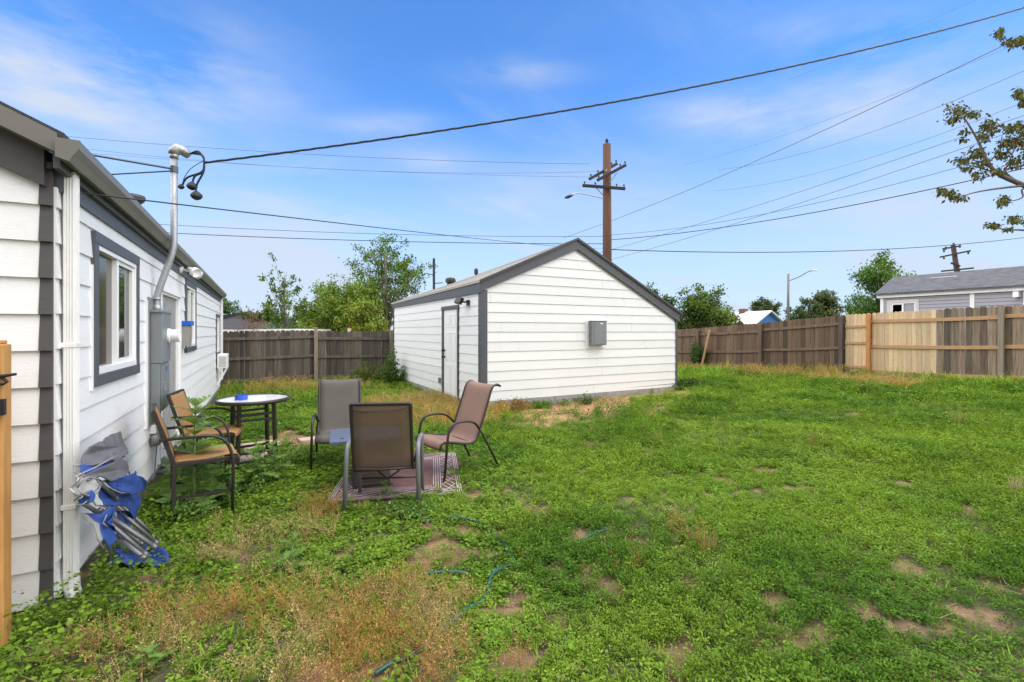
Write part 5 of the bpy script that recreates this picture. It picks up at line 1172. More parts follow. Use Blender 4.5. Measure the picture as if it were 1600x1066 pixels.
# patterned outdoor rug
def rug():
    a = LD(-1.80, 4.44); bb = LD(-.49, 4.66); c = LD(-1.30, 6.2); u = (bb - a); v = (c - bb); u.z = v.z = 0; W = u.length; v = v - u.normalized() * v.dot(u.normalized()); H = v.length; ang = math.atan2(u.y, u.x)
    root_loc = G(*(a + (u + v) * .5)[:2], .012)
    m = bpy.data.materials.new('patterned_rug'); m.use_nodes = True; nt = m.node_tree; N = nt.nodes; L = nt.links; p = N['Principled BSDF']; p.inputs['Roughness'].default_value = .9
    at_ = N.new('ShaderNodeAttribute'); at_.attribute_name = 'tint'; nz = N.new('ShaderNodeTexNoise'); nz.inputs['Scale'].default_value = 5; nz.inputs['Detail'].default_value = 8; tc = N.new('ShaderNodeTexCoord'); L.new(tc.outputs['Object'], nz.inputs['Vector'])
    mr = N.new('ShaderNodeMapRange'); mr.inputs[1].default_value = .45; mr.inputs[2].default_value = .8; mr.inputs[4].default_value = .55; L.new(nz.outputs[0], mr.inputs[0])
    mx = N.new('ShaderNodeMix'); mx.data_type = 'RGBA'; L.new(mr.outputs[0], mx.inputs[0]); L.new(at_.outputs['Color'], mx.inputs[6]); mx.inputs[7].default_value = (.19, .13, .10, 1); L.new(mx.outputs[2], p.inputs['Base Color'])
    b = MB(); hw, hh = W / 2, H / 2; red = (.115, .05, .048); wht = (.50, .41, .41); mv = (.135, .075, .08)
    gzl = lambda x, y: .0
    b.tint(*mv)
    n = 20; rows = [[Vector((-hw + 2 * hw * j / n, -hh + 2 * hh * i / n, .004 * math.sin(i * 1.1 + j * .7))) for j in range(n + 1)] for i in range(n + 1)]; b.grid(rows)
    z = .008
    def quad(x0, y0, x1, y1, c, zz=z): b.tint(*c); b.add([(x0, y0, zz), (x1, y0, zz), (x1, y1, zz), (x0, y1, zz)], [(0, 1, 2, 3)])
    def line(p, q, w, c=wht, zz=.011):
        p = Vector((*p, zz)); q = Vector((*q, zz)); d = (q - p).normalized(); s = Vector((-d.y, d.x, 0)) * w / 2; b.tint(*c); b.add([p - s, q - s, q + s, p + s], [(0, 1, 2, 3)])
    bw = .30; quad(-hw + bw, -hh + bw, hw - bw, hh - bw, red)
    for off in (.015, .035, .055, bw - .075, bw - .05, bw - .025, bw):
        x, y = hw - off, hh - off
        for (p, q) in (((-x, -y), (x, -y)), ((x, -y), (x, y)), ((x, y), (-x, y)), ((-x, y), (-x, -y))): line(p, q, .0075)
    for side in range(4):
        ln = W if side % 2 == 0 else H; k = max(3, int(ln / .27)); st = (ln - .14) / k
        for i in range(k):
            t0 = -ln / 2 + .07 + st * i; t1 = t0 + st; e0, e1 = .075, bw - .09
            for (p, q) in (((t0, e0), (t1, e1)), ((t1, e0), (t0, e1)), ((t0 + st * .5, e1), (t0, (e0 + e1) / 2)), ((t0 + st * .5, e0), (t1, (e0 + e1) / 2))):
                def mp(w):
                    t, e = w
                    return [(t, -hh + e), (hw - e, t), (t, hh - e), (-hw + e, t)][side]
                line(mp(p), mp(q), .0085)
    o = b.build('outdoor_rug', m, None, fix=False); o.location = root_loc; o.rotation_euler = (math.radians(-.3), 0, ang)
    tag(o, 'mauve outdoor rug with a white geometric border under the patio chairs', 'rug')
rug()
# paving slabs
slab_m = mat('pinkish_paving_stone', (.50, .36, .28), .85, var=.15, vscale=5, bump=.3, bscale=40)
def paver(px, py, w, d, rz, label, m=slab_m, h=.05):
    p = gnd(px, py); b = MB(); b.box((-w / 2, -d / 2, -.03), (w / 2, d / 2, h)); o = b.build('paving_slab', m, None, bevel=.008); o.location = p; o.rotation_euler = (0, 0, rz); tag(o, label, 'paving slab')
paver(483, 690, .28, .22, .15, 'small pale paving stone lying alone in the bare patch left of the taupe chair')
paver(385, 718, .62, .5, .2, 'large pinkish paving slab under the round table', h=.03)
paver(408, 697, .5, .42, .2, 'pinkish paving slab at the far side under the round table', h=.03)
paver(300, 726, .7, .6, .1, 'dark grey slab under the near tan chair', m=mat('dark_slate', (.11, .105, .12), .8, var=.2), h=.03)

# folded camp chairs: tubes and crumpled blue and grey canvas leaning on the wall
def camp_bundle():
    root = thing('folded_camp_chairs', tuple(G(-.95, 4.35)), 'bundle of folded blue and grey canvas camp chairs leaning on the house wall', 'camp chair')
    blue = mat('blue_canvas', (.028, .072, .29), .7, var=.22, vscale=8, bump=.3, bscale=25); grey = mat('grey_canvas', (.12, .118, .125), .75, var=.2, vscale=8, bump=.3, bscale=25); tubem = mat('charcoal_steel_tube', (.17, .17, .175), .4, metal=.5, var=.2, vscale=20); pale = mat('pale_grey_mesh', (.50, .48, .47), .7, var=.3, vscale=6)
    piping = mat('grey_piping', (.27, .265, .255), .7)
    # working plane: depth along the view, a little in front of the wall
    def Q(px, py, off=0.0):
        """point on a plane parallel to the wall, off metres out from it"""
        return onX(px, py, HX + .10 + off)
    for (p, q, o0, o1, r) in (((176, 790), (247, 850), .10, .35, .0125), ((160, 800), (244, 856), .14, .42, .0145), ((150, 800), (230, 868), .12, .38, .0125), ((132, 788), (162, 806), .16, .19, .0115), ((170, 830), (226, 872), .16, .40, .0125), ((190, 790), (252, 846), .06, .3, .0115), ((168, 770), (172, 884), .07, .10, .0125), ((180, 790), (186, 874), .05, .09, .0125), ((196, 780), (216, 836), .05, .16, .011), ((158, 756), (182, 780), .20, .22, .0115), ((180, 816), (222, 850), .12, .33, .0115)):
        b = MB(); a, c = Q(*p, o0), Q(*q, o1); d = (c - a).normalized(); b.tube([a - d * .03, c], r, 9); b.tube([c - d * .03, c + d * .004], r * 1.15, 9); b.build('tube', tubem, root, world=True, smooth=True)
    import bmesh
    from mathutils import noise as mnoise
    def cloth(name, m, poly, bulge, amp, seed, piped=True, par=root, cuts=10, fq=6.0):
        """crumpled canvas panel: outline points (photo column, row, metres out from the wall) filled, bulged and creased"""
        bm = bmesh.new(); vs = [bm.verts.new(Q(px, py, o)) for (px, py, o) in poly]; f = bm.faces.new(vs)
        c0 = f.calc_center_median(); rad = max((v.co - c0).length for v in vs)
        bmesh.ops.poke(bm, faces=[f]); bmesh.ops.subdivide_edges(bm, edges=bm.edges[:], cuts=cuts, use_grid_fill=True)
        bmesh.ops.triangulate(bm, faces=bm.faces[:]); bmesh.ops.smooth_vert(bm, verts=[v for v in bm.verts if not v.is_boundary], factor=.5, use_axis_x=True, use_axis_y=True, use_axis_z=True)
        rr = random.Random(seed); sh = Vector((rr.uniform(0, 9), rr.uniform(0, 9), rr.uniform(0, 9))); ang = rr.uniform(-.6, .6)
        for v in bm.verts:
            t = max(0.0, 1 - ((v.co - c0).length / rad) ** 2); q = v.co - c0; u = q.y * math.cos(ang) + q.z * math.sin(ang); w = -q.y * math.sin(ang) + q.z * math.cos(ang)
            n1 = mnoise.noise(Vector((u * fq, w * fq * .35, 0)) + sh); n2 = mnoise.noise(Vector((u * fq * 2.3, w * fq * 1.3, 3)) + sh)
            v.co += Vector((1, -.35, 0)) * (bulge * t + .75 * amp * (1 - 2.4 * abs(n1)) + amp * .22 * (1 - 2 * abs(n2)))
        me = bpy.data.meshes.new(name); off = origin(par)
        for v in bm.verts: v.co -= off
        bmesh.ops.recalc_face_normals(bm, faces=bm.faces); bm.to_mesh(me); bm.free(); me.materials.append(m); me.polygons.foreach_set('use_smooth', [True] * len(me.polygons))
        o = bpy.data.objects.new(name, me); COL.objects.link(o); o.parent = par; md = o.modifiers.new('thickness', 'SOLIDIFY'); md.thickness = .005; md.offset = 0
        if piped:
            e = MB(); e.tube([Q(px, py, of + amp * .3) for (px, py, of) in poly + poly[:1]], .0045, 5); e.build('piping', piping, o, world=True, smooth=True)
        return o
    cloth('backrest_cloth', grey, [(117, 712, .04), (128, 698, .06), (140, 690, .05), (150, 680, .04), (170, 676, .04), (184, 674, .03), (190, 690, .05), (193, 702, .08), (176, 712, .12), (158, 722, .13), (138, 728, .12), (119, 728, .08)], .06, .022, 1, piped=False)
    cloth('seat_cloth', blue, [(116, 727, .08), (141, 732, .12), (158, 720, .13), (184, 701, .10), (196, 709, .10), (186, 716, .14), (150, 733, .16), (126, 741, .14), (116, 738, .1)], .03, .012, 2)
    cloth('backrest_cloth', grey, [(119, 744, .14), (150, 730, .17), (180, 713, .17), (192, 722, .18), (201, 737, .19), (180, 746, .21), (161, 753, .20), (142, 744, .18), (126, 752, .16)], .035, .014, 3)
    cloth('seat_cloth', blue, [(160, 752, .20), (180, 745, .21), (201, 736, .19), (207, 752, .19), (212, 774, .17), (200, 772, .19), (186, 772, .21), (166, 764, .2)], .05, .016, 4)
    cloth('seat_cloth', blue, [(205, 742, .07), (216, 746, .06), (229, 755, .05), (220, 764, .07), (212, 773, .1)], .02, .012, 5)
    cloth('seat_cloth', blue, [(172, 768, .17), (190, 772, .19), (212, 776, .15), (211, 790, .15), (204, 810, .13), (194, 812, .14), (186, 795, .16), (176, 788, .16)], .04, .022, 8)
    cloth('seat_cloth', blue, [(142, 762, .16), (158, 760, .17), (174, 772, .18), (186, 782, .18), (172, 792, .18), (150, 790, .17), (142, 778, .15)], .03, .022, 14)
    cloth('arm_cloth', blue, [(116, 782, .16), (128, 772, .20), (141, 766, .22), (142, 778, .22), (130, 788, .20), (120, 789, .17)], .03, .012, 6)
    cloth('cup_holder', pale, [(121, 762, .2), (127, 751, .22), (138, 746, .23), (150, 748, .22), (158, 758, .22), (152, 770, .22), (141, 776, .22), (127, 770, .22)], -.05, .008, 7)
    cloth('arm_cloth', blue, [(126, 802, .12), (146, 804, .16), (160, 794, .19), (172, 792, .2), (166, 806, .21), (161, 818, .22), (172, 826, .22), (186, 838, .22), (172, 846, .22), (161, 856, .21), (153, 842, .20), (148, 818, .18), (136, 812, .14)], .02, .016, 9)
    cloth('seat_cloth', blue, [(178, 798, .13), (206, 800, .12), (204, 816, .12), (192, 828, .13), (184, 818, .14)], .02, .018, 13)
    # canvas bag lying on the ground
    bag = thing('canvas_bag', tuple(G(-.75, 4.2)), 'crumpled blue canvas bag lying flat on the weeds below the folded camp chairs', 'bag'); rows = []; n = 16
    A, B, C_, D_ = gnd(172, 893), gnd(262, 893), gnd(236, 862), gnd(190, 866)
    for i in range(n + 1):
        v = i / n; row = []
        for j in range(n + 1):
            u = j / n; p = (A * (1 - u) + B * u) * (1 - v) + (D_ * (1 - u) + C_ * u) * v; row.append(p + Vector((.015 * math.sin(9 * v), .015 * math.sin(8 * u), .05 + .06 * math.sin(math.pi * v) * (.6 + .4 * math.sin(7 * u)) + .02 * math.sin(13 * u + 5 * v))))
        rows.append(row)
    c = MB(); c.grid(rows); c.build('cloth', blue, bag, world=True, smooth=True, solid=.006)
camp_bundle()

# green garden hose lying half hidden in the weeds
def hose():
    seq = [(585, 1062), (612, 1050), (636, 1035), (668, 1012), (700, 985), (728, 962), (752, 944), (764, 925), (768, 908), (790, 893), (820, 884)]
    seq2 = [(660, 903), (700, 903), (740, 900), (770, 893), (800, 886), (795, 870), (780, 845), (768, 832), (745, 822), (715, 815), (690, 814), (660, 818)]
    seq3 = [(905, 853), (925, 843), (948, 832)]
    for k, (s, lab) in enumerate(((seq, 'green garden hose winding through the weeds to the bottom edge'), (seq2, 'green garden hose loop around the bare patch in front of the rug'), (seq3, 'short visible run of teal hose in the grass right of the bare patch'))):
        b = MB(); pts = smooth_path([gnd(*q) + Vector((0, 0, .026 + .016 * math.sin(i * 1.7))) for i, q in enumerate(s)], 6); b.tube(pts, .0118, 8)
        o = b.build('garden_hose', mat('teal_green_rubber', (.010, .085, .072), .35, var=.25, vscale=12, spec=.5), None, smooth=True); tag(o, lab, 'hose')
hose()

# ================================================================== WEEDS, GRASS, DRY STALKS
def P2(px, py): v = gnd(px, py); return (v.x, v.y)
DRY = [((345, 1020), .7, .26, .95), ((560, 985), .62, .28, 1.0), ((500, 1045), .8, .2, .9), ((235, 1055), .3, .08, .6), ((430, 850), .5, .32, .75), ((620, 950), .4, .25, .8), ((440, 930), .5, .25, .6), ((395, 960), .5, .2, .7), ((260, 960), .3, .15, .5), ((500, 800), .25, .25, .6), ((1075, 840), .12, .3, .16), ((975, 870), .06, .15, .2), ((350, 880), .3, .15, .4)]
DRY = [(P2(*c), (a, b), w) for c, a, b, w in DRY]
OCHRE = [((2.6, 9.6), (1.0, 2.4), .9), ((3.3, 8.3), (.8, .9), 1.0), ((3.1, 7.6), (.6, .45), .9), ((14.4, 7.6), (.9, 1.6), .8), ((14.2, 9.6), (1.1, 1.6), .9), ((13.6, 5.9), (1.2, 1.2), .75), ((14.6, 12.4), (.7, 1.5), .8), ((4.2, 8.0), (.5, .35), .9), ((1.2, 14.5), (2.0, 1.0), .45), ((.6, 15.6), (.8, .5), .8)]
def zone(x, y, lst, seed=0):
    m = np.zeros_like(x)
    for k, (c, r, w) in enumerate(lst): m = np.maximum(m, w * blob(x, y, c, r, -TH, seed + k, .7))
    return m
def lat_dep(x, y): return RX * x + RY * y, FX * x + FY * y
def rug_mask(x, y):
    # the rug stays mostly clear; weeds close over its rim
    a = LD(-1.80, 4.44); b = LD(-.49, 4.66); c = LD(-1.30, 6.2); u = (b - a); v = (c - b); W = u.length; uu = u / W; v = v - uu * v.dot(uu); H = v.length; vv = v / H
    ctr = a + (uu * W + vv * H) * .5; p = (x - ctr.x) * uu.x + (y - ctr.y) * uu.y; q = (x - ctr.x) * vv.x + (y - ctr.y) * vv.y
    rag = (fbm(x, y, 6, 55, 3) - .5) * .30
    d = np.minimum(W / 2 + .0 - np.abs(p), H / 2 + .0 - np.abs(q)) + rag - .0
    left = sstep(.05, -.35, p)            # the left side is overgrown
    return sstep(-.02, .05, d - .28 * left * sstep(-.2, .3, q + .2))
def allowed(x, y):
    ok = ~((x < HX + .03) & (y > HY0 - .02)); ok &= ~((x > GX0 - .03) & (x < GX1 + .03) & (y > GY0 - .02) & (y < GY1))
    ok &= (x < 15.3) & (y < 16.62) & (x > -5.5); ok &= ~((x < -1.0) & (y > HY0 - .02))
    for (px, py, w, d, rz) in PAVERS:
        dx, dy = x - px, y - py; ca, sa = math.cos(rz), math.sin(rz); ok &= ~((np.abs(dx * ca + dy * sa) < w / 2 - .01) & (np.abs(-dx * sa + dy * ca) < d / 2 - .01))
    return ok
PAVERS = [(*P2(483, 690), .28, .22, .15), (*P2(385, 718), .62, .5, .2), (*P2(408, 697), .5, .42, .2), (*P2(300, 726), .7, .6, .1)]
def scatter(rng, d0, d1, per_m2, weight):
    """random places between two distances from the camera, thinned by a weight"""
    L1 = 1.18 * d1 + .9; area = (d1 - d0) * 2 * L1; n = int(area * per_m2); dep = rng.uniform(d0, d1, n); lat = rng.uniform(-L1, L1, n)
    k = np.abs(lat) < 1.18 * dep + .9; dep, lat = dep[k], lat[k]; x = FX * dep + RX * lat; y = FY * dep + RY * lat
    k = allowed(x, y); x, y = x[k], y[k]; w = weight(x, y); k = rng.random(len(x)) < w
    return x[k], y[k]
def mallow_zone(x, y):
    lat, dep = lat_dep(x, y)
    e = lat - (.62 - .13 * dep) + (fbm(x, y, .9, 9, 4) - .5) * 2.2
    w = sstep(.35, -.35, e)
    w = np.maximum(w, .7 * sstep(.64, .72, fbm(x, y, .55, 13, 4)) * sstep(9, 6, dep) * sstep(1.2, .4, lat))
    return w
def house_close(x, y): return sstep(.85, .1, np.abs(x - HX)) * sstep(6.5, 4.5, y) * (y > 2.6) + 0.0
GRN1 = np.array((.128, .255, .022)); GRN2 = np.array((.222, .345, .037)); GRN3 = np.array((.098, .212, .022)); YEL = np.array((.21, .21, .045)); TAN = np.array((.54, .38, .19)); RUST = np.array((.48, .27, .095)); OCH = np.array((.42, .29, .075))
def tone(x, y, rng, a, b, sc, seed, jit=.18):
    t = np.clip((fbm(x, y, sc, seed, 4) - .5) * 2.6 + .5 + rng.normal(0, .15, len(x)), 0, 1)[:, None]
    return (a[None] * (1 - t) + b[None] * t) * (1 + rng.normal(0, jit, (len(x), 1)))
# templates -----------------------------------------------------------------
def fan(n=9, notch=.35):
    v = [(0, 0, 0)]; f = []
    for i in range(n):
        a = -math.pi / 2 + .28 + (2 * math.pi - .56) * i / (n - 1); r = 1.0 + (.07 if i % 2 else -.05); v.append((r * math.cos(a), r * math.sin(a) + .35, .16 * r + (.07 if i % 2 else -.02)))
    for i in range(n - 1): f.append((0, i + 1, i + 2))
    return np.array(v), np.array(f)
FAN_V, FAN_F = fan()
def sprig(seed, n=13, ll=.018, lw=.0039, h=.05, spread=.03, up=.5):
    rd = random.Random(seed); V = []; F = []; 
    for i in range(n):
        f = (i + .5) / n; z = h * f ** .8 * rd.uniform(.6, 1.1); a = i * 2.4 + rd.uniform(-.4, .4); r0 = spread * rd.uniform(.1, .9) * (1 - .4 * f); el = up * rd.uniform(.1, 1.3); l = ll * rd.uniform(.7, 1.25); w = lw * rd.uniform(.8, 1.3)
        d = Vector((math.cos(a) * math.cos(el), math.sin(a) * math.cos(el), math.sin(el))); s = Vector((-math.sin(a), math.cos(a), rd.uniform(-.4, .4))).normalized(); o = Vector((math.cos(a) * r0, math.sin(a) * r0, z)); b = len(V)
        V += [o, o + d * l * .5 + s * w + Vector((0, 0, .1 * l)), o + d * l - Vector((0, 0, .12 * l)), o + d * l * .5 - s * w + Vector((0, 0, .1 * l))]; F.append((b, b + 1, b + 2, b + 3))
    return np.array([tuple(v) for v in V]), np.array(F)
SPRIGS = [sprig(k, up=.4 + .1 * (k % 4), n=19) for k in range(6)]
SPRIGS_R = [sprig(20 + k, n=12, ll=.017, lw=.0085, h=.035, spread=.035, up=.3) for k in range(5)]
def blade(seed, nb=5, h=.12, w=.0032, lean=.6):
    rd = random.Random(seed); V = []; F = []
    for i in range(nb):
        a = rd.uniform(0, 6.28); H = h * rd.uniform(.5, 1.2); le = lean * rd.uniform(.2, 1.2) * H; s = Vector((-math.sin(a), math.cos(a), 0)); d = Vector((math.cos(a), math.sin(a), 0)); o = d * rd.uniform(0, .02) + s * rd.uniform(-.02, .02); b = len(V)
        for (t, ww) in ((0, 1), (.55, .85), (1, .08)):
            p = o + d * le * t * t + Vector((0, 0, H * (t - .18 * t * t * lean))); V += [p - s * w * ww, p + s * w * ww]
        F += [(b, b + 1, b + 3, b + 2), (b + 2, b + 3, b + 5, b + 4)]
    return np.array([tuple(v) for v in V]), np.array(F)
BLADES = [blade(k) for k in range(6)]
def drystalk(seed, h=.2, n=24):
    rd = random.Random(seed); V = []; F = []; lean = Vector((rd.uniform(-.6, .6), rd.uniform(-.6, .6), 0)) * h; col = []
    def pt(t): return lean * t * t + Vector((0, 0, h * t))
    for j in range(3):
        b = len(V); az = rd.uniform(0, 6.28); br = Vector((math.cos(az), math.sin(az), 0)) * h * (.0 if j == 0 else .35); s = Vector((-math.sin(az), math.cos(az), 0)) * .0011
        for t in (.0 if j == 0 else .3, .65, 1.0):
            p = pt(t) + br * max(0, t - .3); V += [p - s, p + s]
        F += [(b, b + 1, b + 3, b + 2), (b + 2, b + 3, b + 5, b + 4)]; col += [.8] * 6
        for i in range(n // 3):
            t = rd.uniform(.35, 1.02); o = pt(t) + br * max(0, t - .3) + Vector((rd.gauss(0, .012), rd.gauss(0, .012), rd.gauss(0, .006))); a = rd.uniform(0, 6.28); l = rd.uniform(.005, .013); w = l * .32; el = rd.uniform(-.6, 1.2); b = len(V)
            d = Vector((math.cos(a) * math.cos(el), math.sin(a) * math.cos(el), math.sin(el))); q = d.orthogonal().normalized()
            V += [o, o + d * l * .5 + q * w, o + d * l, o + d * l * .5 - q * w]; F.append((b, b + 1, b + 2, b + 3)); col += [rd.uniform(.75, 1.3)] * 4
    return np.array([tuple(v) for v in V]), np.array(F), np.array(col)[:, None]
DRYS = [drystalk(k) for k in range(6)]
def stuff(name, parts, label):
    o = leaf_obj(name, parts, LEAF, None, smooth=False); o['kind'] = 'stuff'; o['label'] = label; return o
BANDS = [(1.15, 3.2, 1.0), (3.2, 5.2, 1.15), (5.2, 8.5, 1.55), (8.5, 13, 2.3), (13, 20, 3.2)]
def build_veg():
    rng = np.random.default_rng(7)
    # ---- round leaved mallow
    parts = []; parts_far = []
    for (d0, d1, s) in BANDS[:4]:
        def w(x, y):
            d = np.maximum(dirt_mask(x, y) * .93, orange_mask(x, y)); return np.clip(mallow_zone(x, y) * (1 - d) * (1 - rug_mask(x, y)) * (1 - .72 * zone(x, y, DRY)) * (.35 + .9 * sstep(.35, .6, fbm(x, y, 2.2, 3, 3))) + house_close(x, y) * .7, 0, 1) * (1 - rug_mask(x, y))
        x, y = scatter(rng, d0, d1, 84 / s ** 1.7, w); n = len(x)
        if not n: continue
        k = rng.integers(9, 20, n); hc = rng.uniform(.025, .085, n) + .17 * house_close(x, y) + .05 * sstep(.5, .75, fbm(x, y, 1.6, 4, 3)); rc = rng.uniform(.05, .13, n) * s ** .5
        idx = np.repeat(np.arange(n), k); m = len(idx); a = rng.uniform(0, 6.283, m); r = np.sqrt(rng.random(m)) * rc[idx]; X = x[idx] + r * np.cos(a); Y = y[idx] + r * np.sin(a)
        ok = allowed(X, Y); idx, a, r, X, Y = idx[ok], a[ok], r[ok], X[ok], Y[ok]; m = len(idx)
        Z = gz(X, Y) + .012 + hc[idx] * (1 - .6 * (r / rc[idx]) ** 2) * rng.uniform(.5, 1.1, m)
        C = tone(X, Y, rng, GRN1 * .78, GRN2 * .80, 1.8, 21, .22); C = np.where(rng.random((m, 1)) < .03, YEL[None], C)
        M = rot_batch(a - math.pi / 2 + rng.normal(0, .5, m), rng.normal(.12, .38, m), rng.normal(0, .3, m))
        parts.append(inst(FAN_V, FAN_F, np.stack([X, Y, Z], -1), M, rng.uniform(.006, .0145, m) * s, np.clip(C, .005, .6)))
    stuff('broadleaf_weeds', parts, 'round leaved weeds spreading over the left half of the yard')
    # ---- fine leaved weeds everywhere
    parts = []
    for (d0, d1, s) in BANDS:
        def w(x, y):
            d = np.maximum(dirt_mask(x, y) * .9, orange_mask(x, y) * .93); thin = .38 + .92 * sstep(.34, .58, fbm(x, y, 1.3, 41, 4)); return np.clip((1 - d) * (1 - rug_mask(x, y)) * thin * (1 - .12 * mallow_zone(x, y)) * (1 - .55 * zone(x, y, DRY)) * (1 - .45 * zone(x, y, OCHRE, 50)), 0, 1)
        x, y = scatter(rng, d0, d1, 1550 / s ** 1.75, w); n = len(x); lat, dep = lat_dep(x, y); which = rng.integers(0, 6, n); left = mallow_zone(x, y)
        hgt = (.7 + .75 * sstep(.35, .7, fbm(x, y, .9, 61, 3)))
        C = tone(x, y, rng, GRN3 * .80, GRN2 * .80, 1.1, 71, .26); yl = sstep(.6, .75, fbm(x, y, .5, 83, 3))[:, None] * .35; C = C * (1 - yl) + GRN2 * yl
        dry = (rng.random((n, 1)) < .005); C = np.where(dry, np.array([[.26, .22, .08]]), C)
        for q in range(6):
            sel = which == q; mm = sel & (left < .5); m2 = sel & (left >= .5)
            for mask, T in ((mm, SPRIGS[q]), (m2, SPRIGS_R[q % 5])):
                if not mask.any(): continue
                k = mask.sum(); sc = rng.uniform(.7, 1.35, k) * s * .95; scz = np.stack([sc, sc, sc * hgt[mask]], -1)
                Pz = np.stack([x[mask], y[mask], gz(x[mask], y[mask]) + .002], -1); parts.append(inst(T[0], T[1], Pz, rot_batch(rng.uniform(0, 6.283, k), rng.normal(0, .25, k)), scz, np.clip(C[mask], .005, .6)))
    stuff('fine_weeds', parts, 'short fine leaved green weeds covering the yard')
    # ---- grass blades, taller at the back and along the fences
    parts = []
    for (d0, d1, s) in BANDS:
        def tall(x, y):
            t = np.maximum(.55 * sstep(11.5, 14.5, y) * (x < 4.2), .9 * sstep(13.2, 15.0, x)); t = np.maximum(t, .8 * sstep(9.3, 9.9, x) * sstep(9.0, 10, y)); t = np.maximum(t, .7 * zone(x, y, OCHRE, 50)); return np.clip(t, 0, 1)
        def w(x, y):
            d = np.maximum(dirt_mask(x, y) * .97, orange_mask(x, y) * .95); return np.clip((.26 + .30 * sstep(.55, .75, fbm(x, y, 1.0, 91, 3)) + .95 * tall(x, y)) * (1 - d) * (1 - rug_mask(x, y)), 0, 1)
        x, y = scatter(rng, d0, d1, 420 / s ** 1.6, w); n = len(x); which = rng.integers(0, 6, n); tl = tall(x, y); oc = zone(x, y, OCHRE, 50)[:, None]
        C = tone(x, y, rng, GRN1 * 1.1, GRN2 * 1.2, 1.1, 17, .2); back = (sstep(9, 13, y) * (x < 4.2))[:, None]; C = C * (1 - .55 * back) + (YEL * np.array((.75, .85, .8)))[None] * .55 * back
        rr = rng.random((n, 1)); oc2 = np.clip(oc * 1.15 * (rr < .8), 0, 1); C = C * (1 - oc2) + np.where(rng.random((n, 1)) < .5, OCH[None], (RUST * .75 + OCH * .35)[None]) * oc2
        for q in range(6):
            k_ = which == q; k = k_.sum()
            if not k: continue
            sc = rng.uniform(.6, 1.2, k) * s ** .6; sz = sc * (.42 + 1.25 * tl[k_]); Pz = np.stack([x[k_], y[k_], gz(x[k_], y[k_])], -1)
            parts.append(inst(BLADES[q][0], BLADES[q][1], Pz, rot_batch(rng.uniform(0, 6.283, k), rng.normal(0, .2, k)), np.stack([sc * s ** .5, sc * s ** .5, sz], -1), np.clip(C[k_], .005, .6)))
    stuff('yard_grass', parts, 'loose grass blades, taller along the fences and behind the chairs')
    # ---- dry seeded stalks
    parts = []
    for (d0, d1, s) in BANDS:
        def w(x, y): return np.clip(zone(x, y, DRY) * (.25 + 1.1 * sstep(.4, .58, fbm(x, y, 2.6, 23, 3))) + .45 * zone(x, y, OCHRE, 50), 0, 1) * (1 - .9 * rug_mask(x, y)) * (1 - .8 * orange_mask(x, y))
        x, y = scatter(rng, d0, d1, 1500 / s ** 1.6, w); n = len(x); which = rng.integers(0, 6, n); t = rng.random((n, 1)); u = np.clip((fbm(x, y, 2.0, 29, 3) - .45) * 4, 0, 1)[:, None]
        C = (TAN[None] * (1 - u) + RUST[None] * u) * rng.uniform(.65, 1.2, (n, 1)); C = np.where(t < .14, (GRN2 * .9)[None], C)
        for q in range(6):
            k_ = which == q; k = k_.sum()
            if not k: continue
            sc = rng.uniform(.45, 1.05, k) * s ** .7; Pz = np.stack([x[k_], y[k_], gz(x[k_], y[k_]) - .005], -1)
            parts.append(inst(DRYS[q][0], DRYS[q][1], Pz, rot_batch(rng.uniform(0, 6.283, k), rng.normal(0, .3, k)), np.stack([sc, sc, sc * .85], -1), np.clip(C[k_], .01, .6), DRYS[q][2]))
    stuff('dry_stalks', parts, 'dry tan and rust coloured seed stalks in patches at the lower left and by the fences')
    # ---- thatch: bleached straw lying in the lawn
    parts = []; tv = np.array([(-.5, -.02, 0), (.5, -.012, .03), (.5, .012, .03), (-.5, .02, 0)]); tf = np.array([(0, 1, 2, 3)])
    for (d0, d1, s) in BANDS[:4]:
        x, y = scatter(rng, d0, d1, 300 / s ** 1.7, lambda x, y: np.clip(.12 + .9 * sstep(.5, .72, fbm(x, y, 1.2, 141, 4)) + .8 * orange_mask(x, y) + .5 * dirt_mask(x, y), 0, 1) * (1 - rug_mask(x, y))); n = len(x)
        C = np.array((.44, .34, .19))[None] * rng.uniform(.55, 1.25, (n, 1)); parts.append(inst(tv, tf, np.stack([x, y, gz(x, y) + rng.uniform(.006, .045, n)], -1), rot_batch(rng.uniform(0, 6.28, n), rng.normal(0, .3, n), rng.normal(0, .35, n)), rng.uniform(.03, .085, n) * s ** .7, C))
    stuff('straw_thatch', parts, 'bleached straw scattered through the lawn and on the bare soil')
    # ---- pebbles and litter on bare soil
    x, y = scatter(rng, 1.2, 9, 260, lambda x, y: np.clip(np.maximum(dirt_mask(x, y), orange_mask(x, y)) * .9, 0, 1)); n = len(x)
    tv = np.array([(1, 0, 0), (-.5, .8, 0), (-.6, -.7, 0), (.1, 0, .8)]); tf = np.array([(0, 1, 3), (1, 2, 3), (2, 0, 3)])
    C = np.array((.33, .24, .17))[None] * rng.uniform(.5, 1.6, (n, 1)); stuff('pebbles', [inst(tv, tf, np.stack([x, y, gz(x, y)], -1), rot_batch(rng.uniform(0, 6.28, n), rng.normal(0, .3, n)), rng.uniform(.002, .009, n), C)], 'small stones and crumbs on the bare soil')
build_veg()

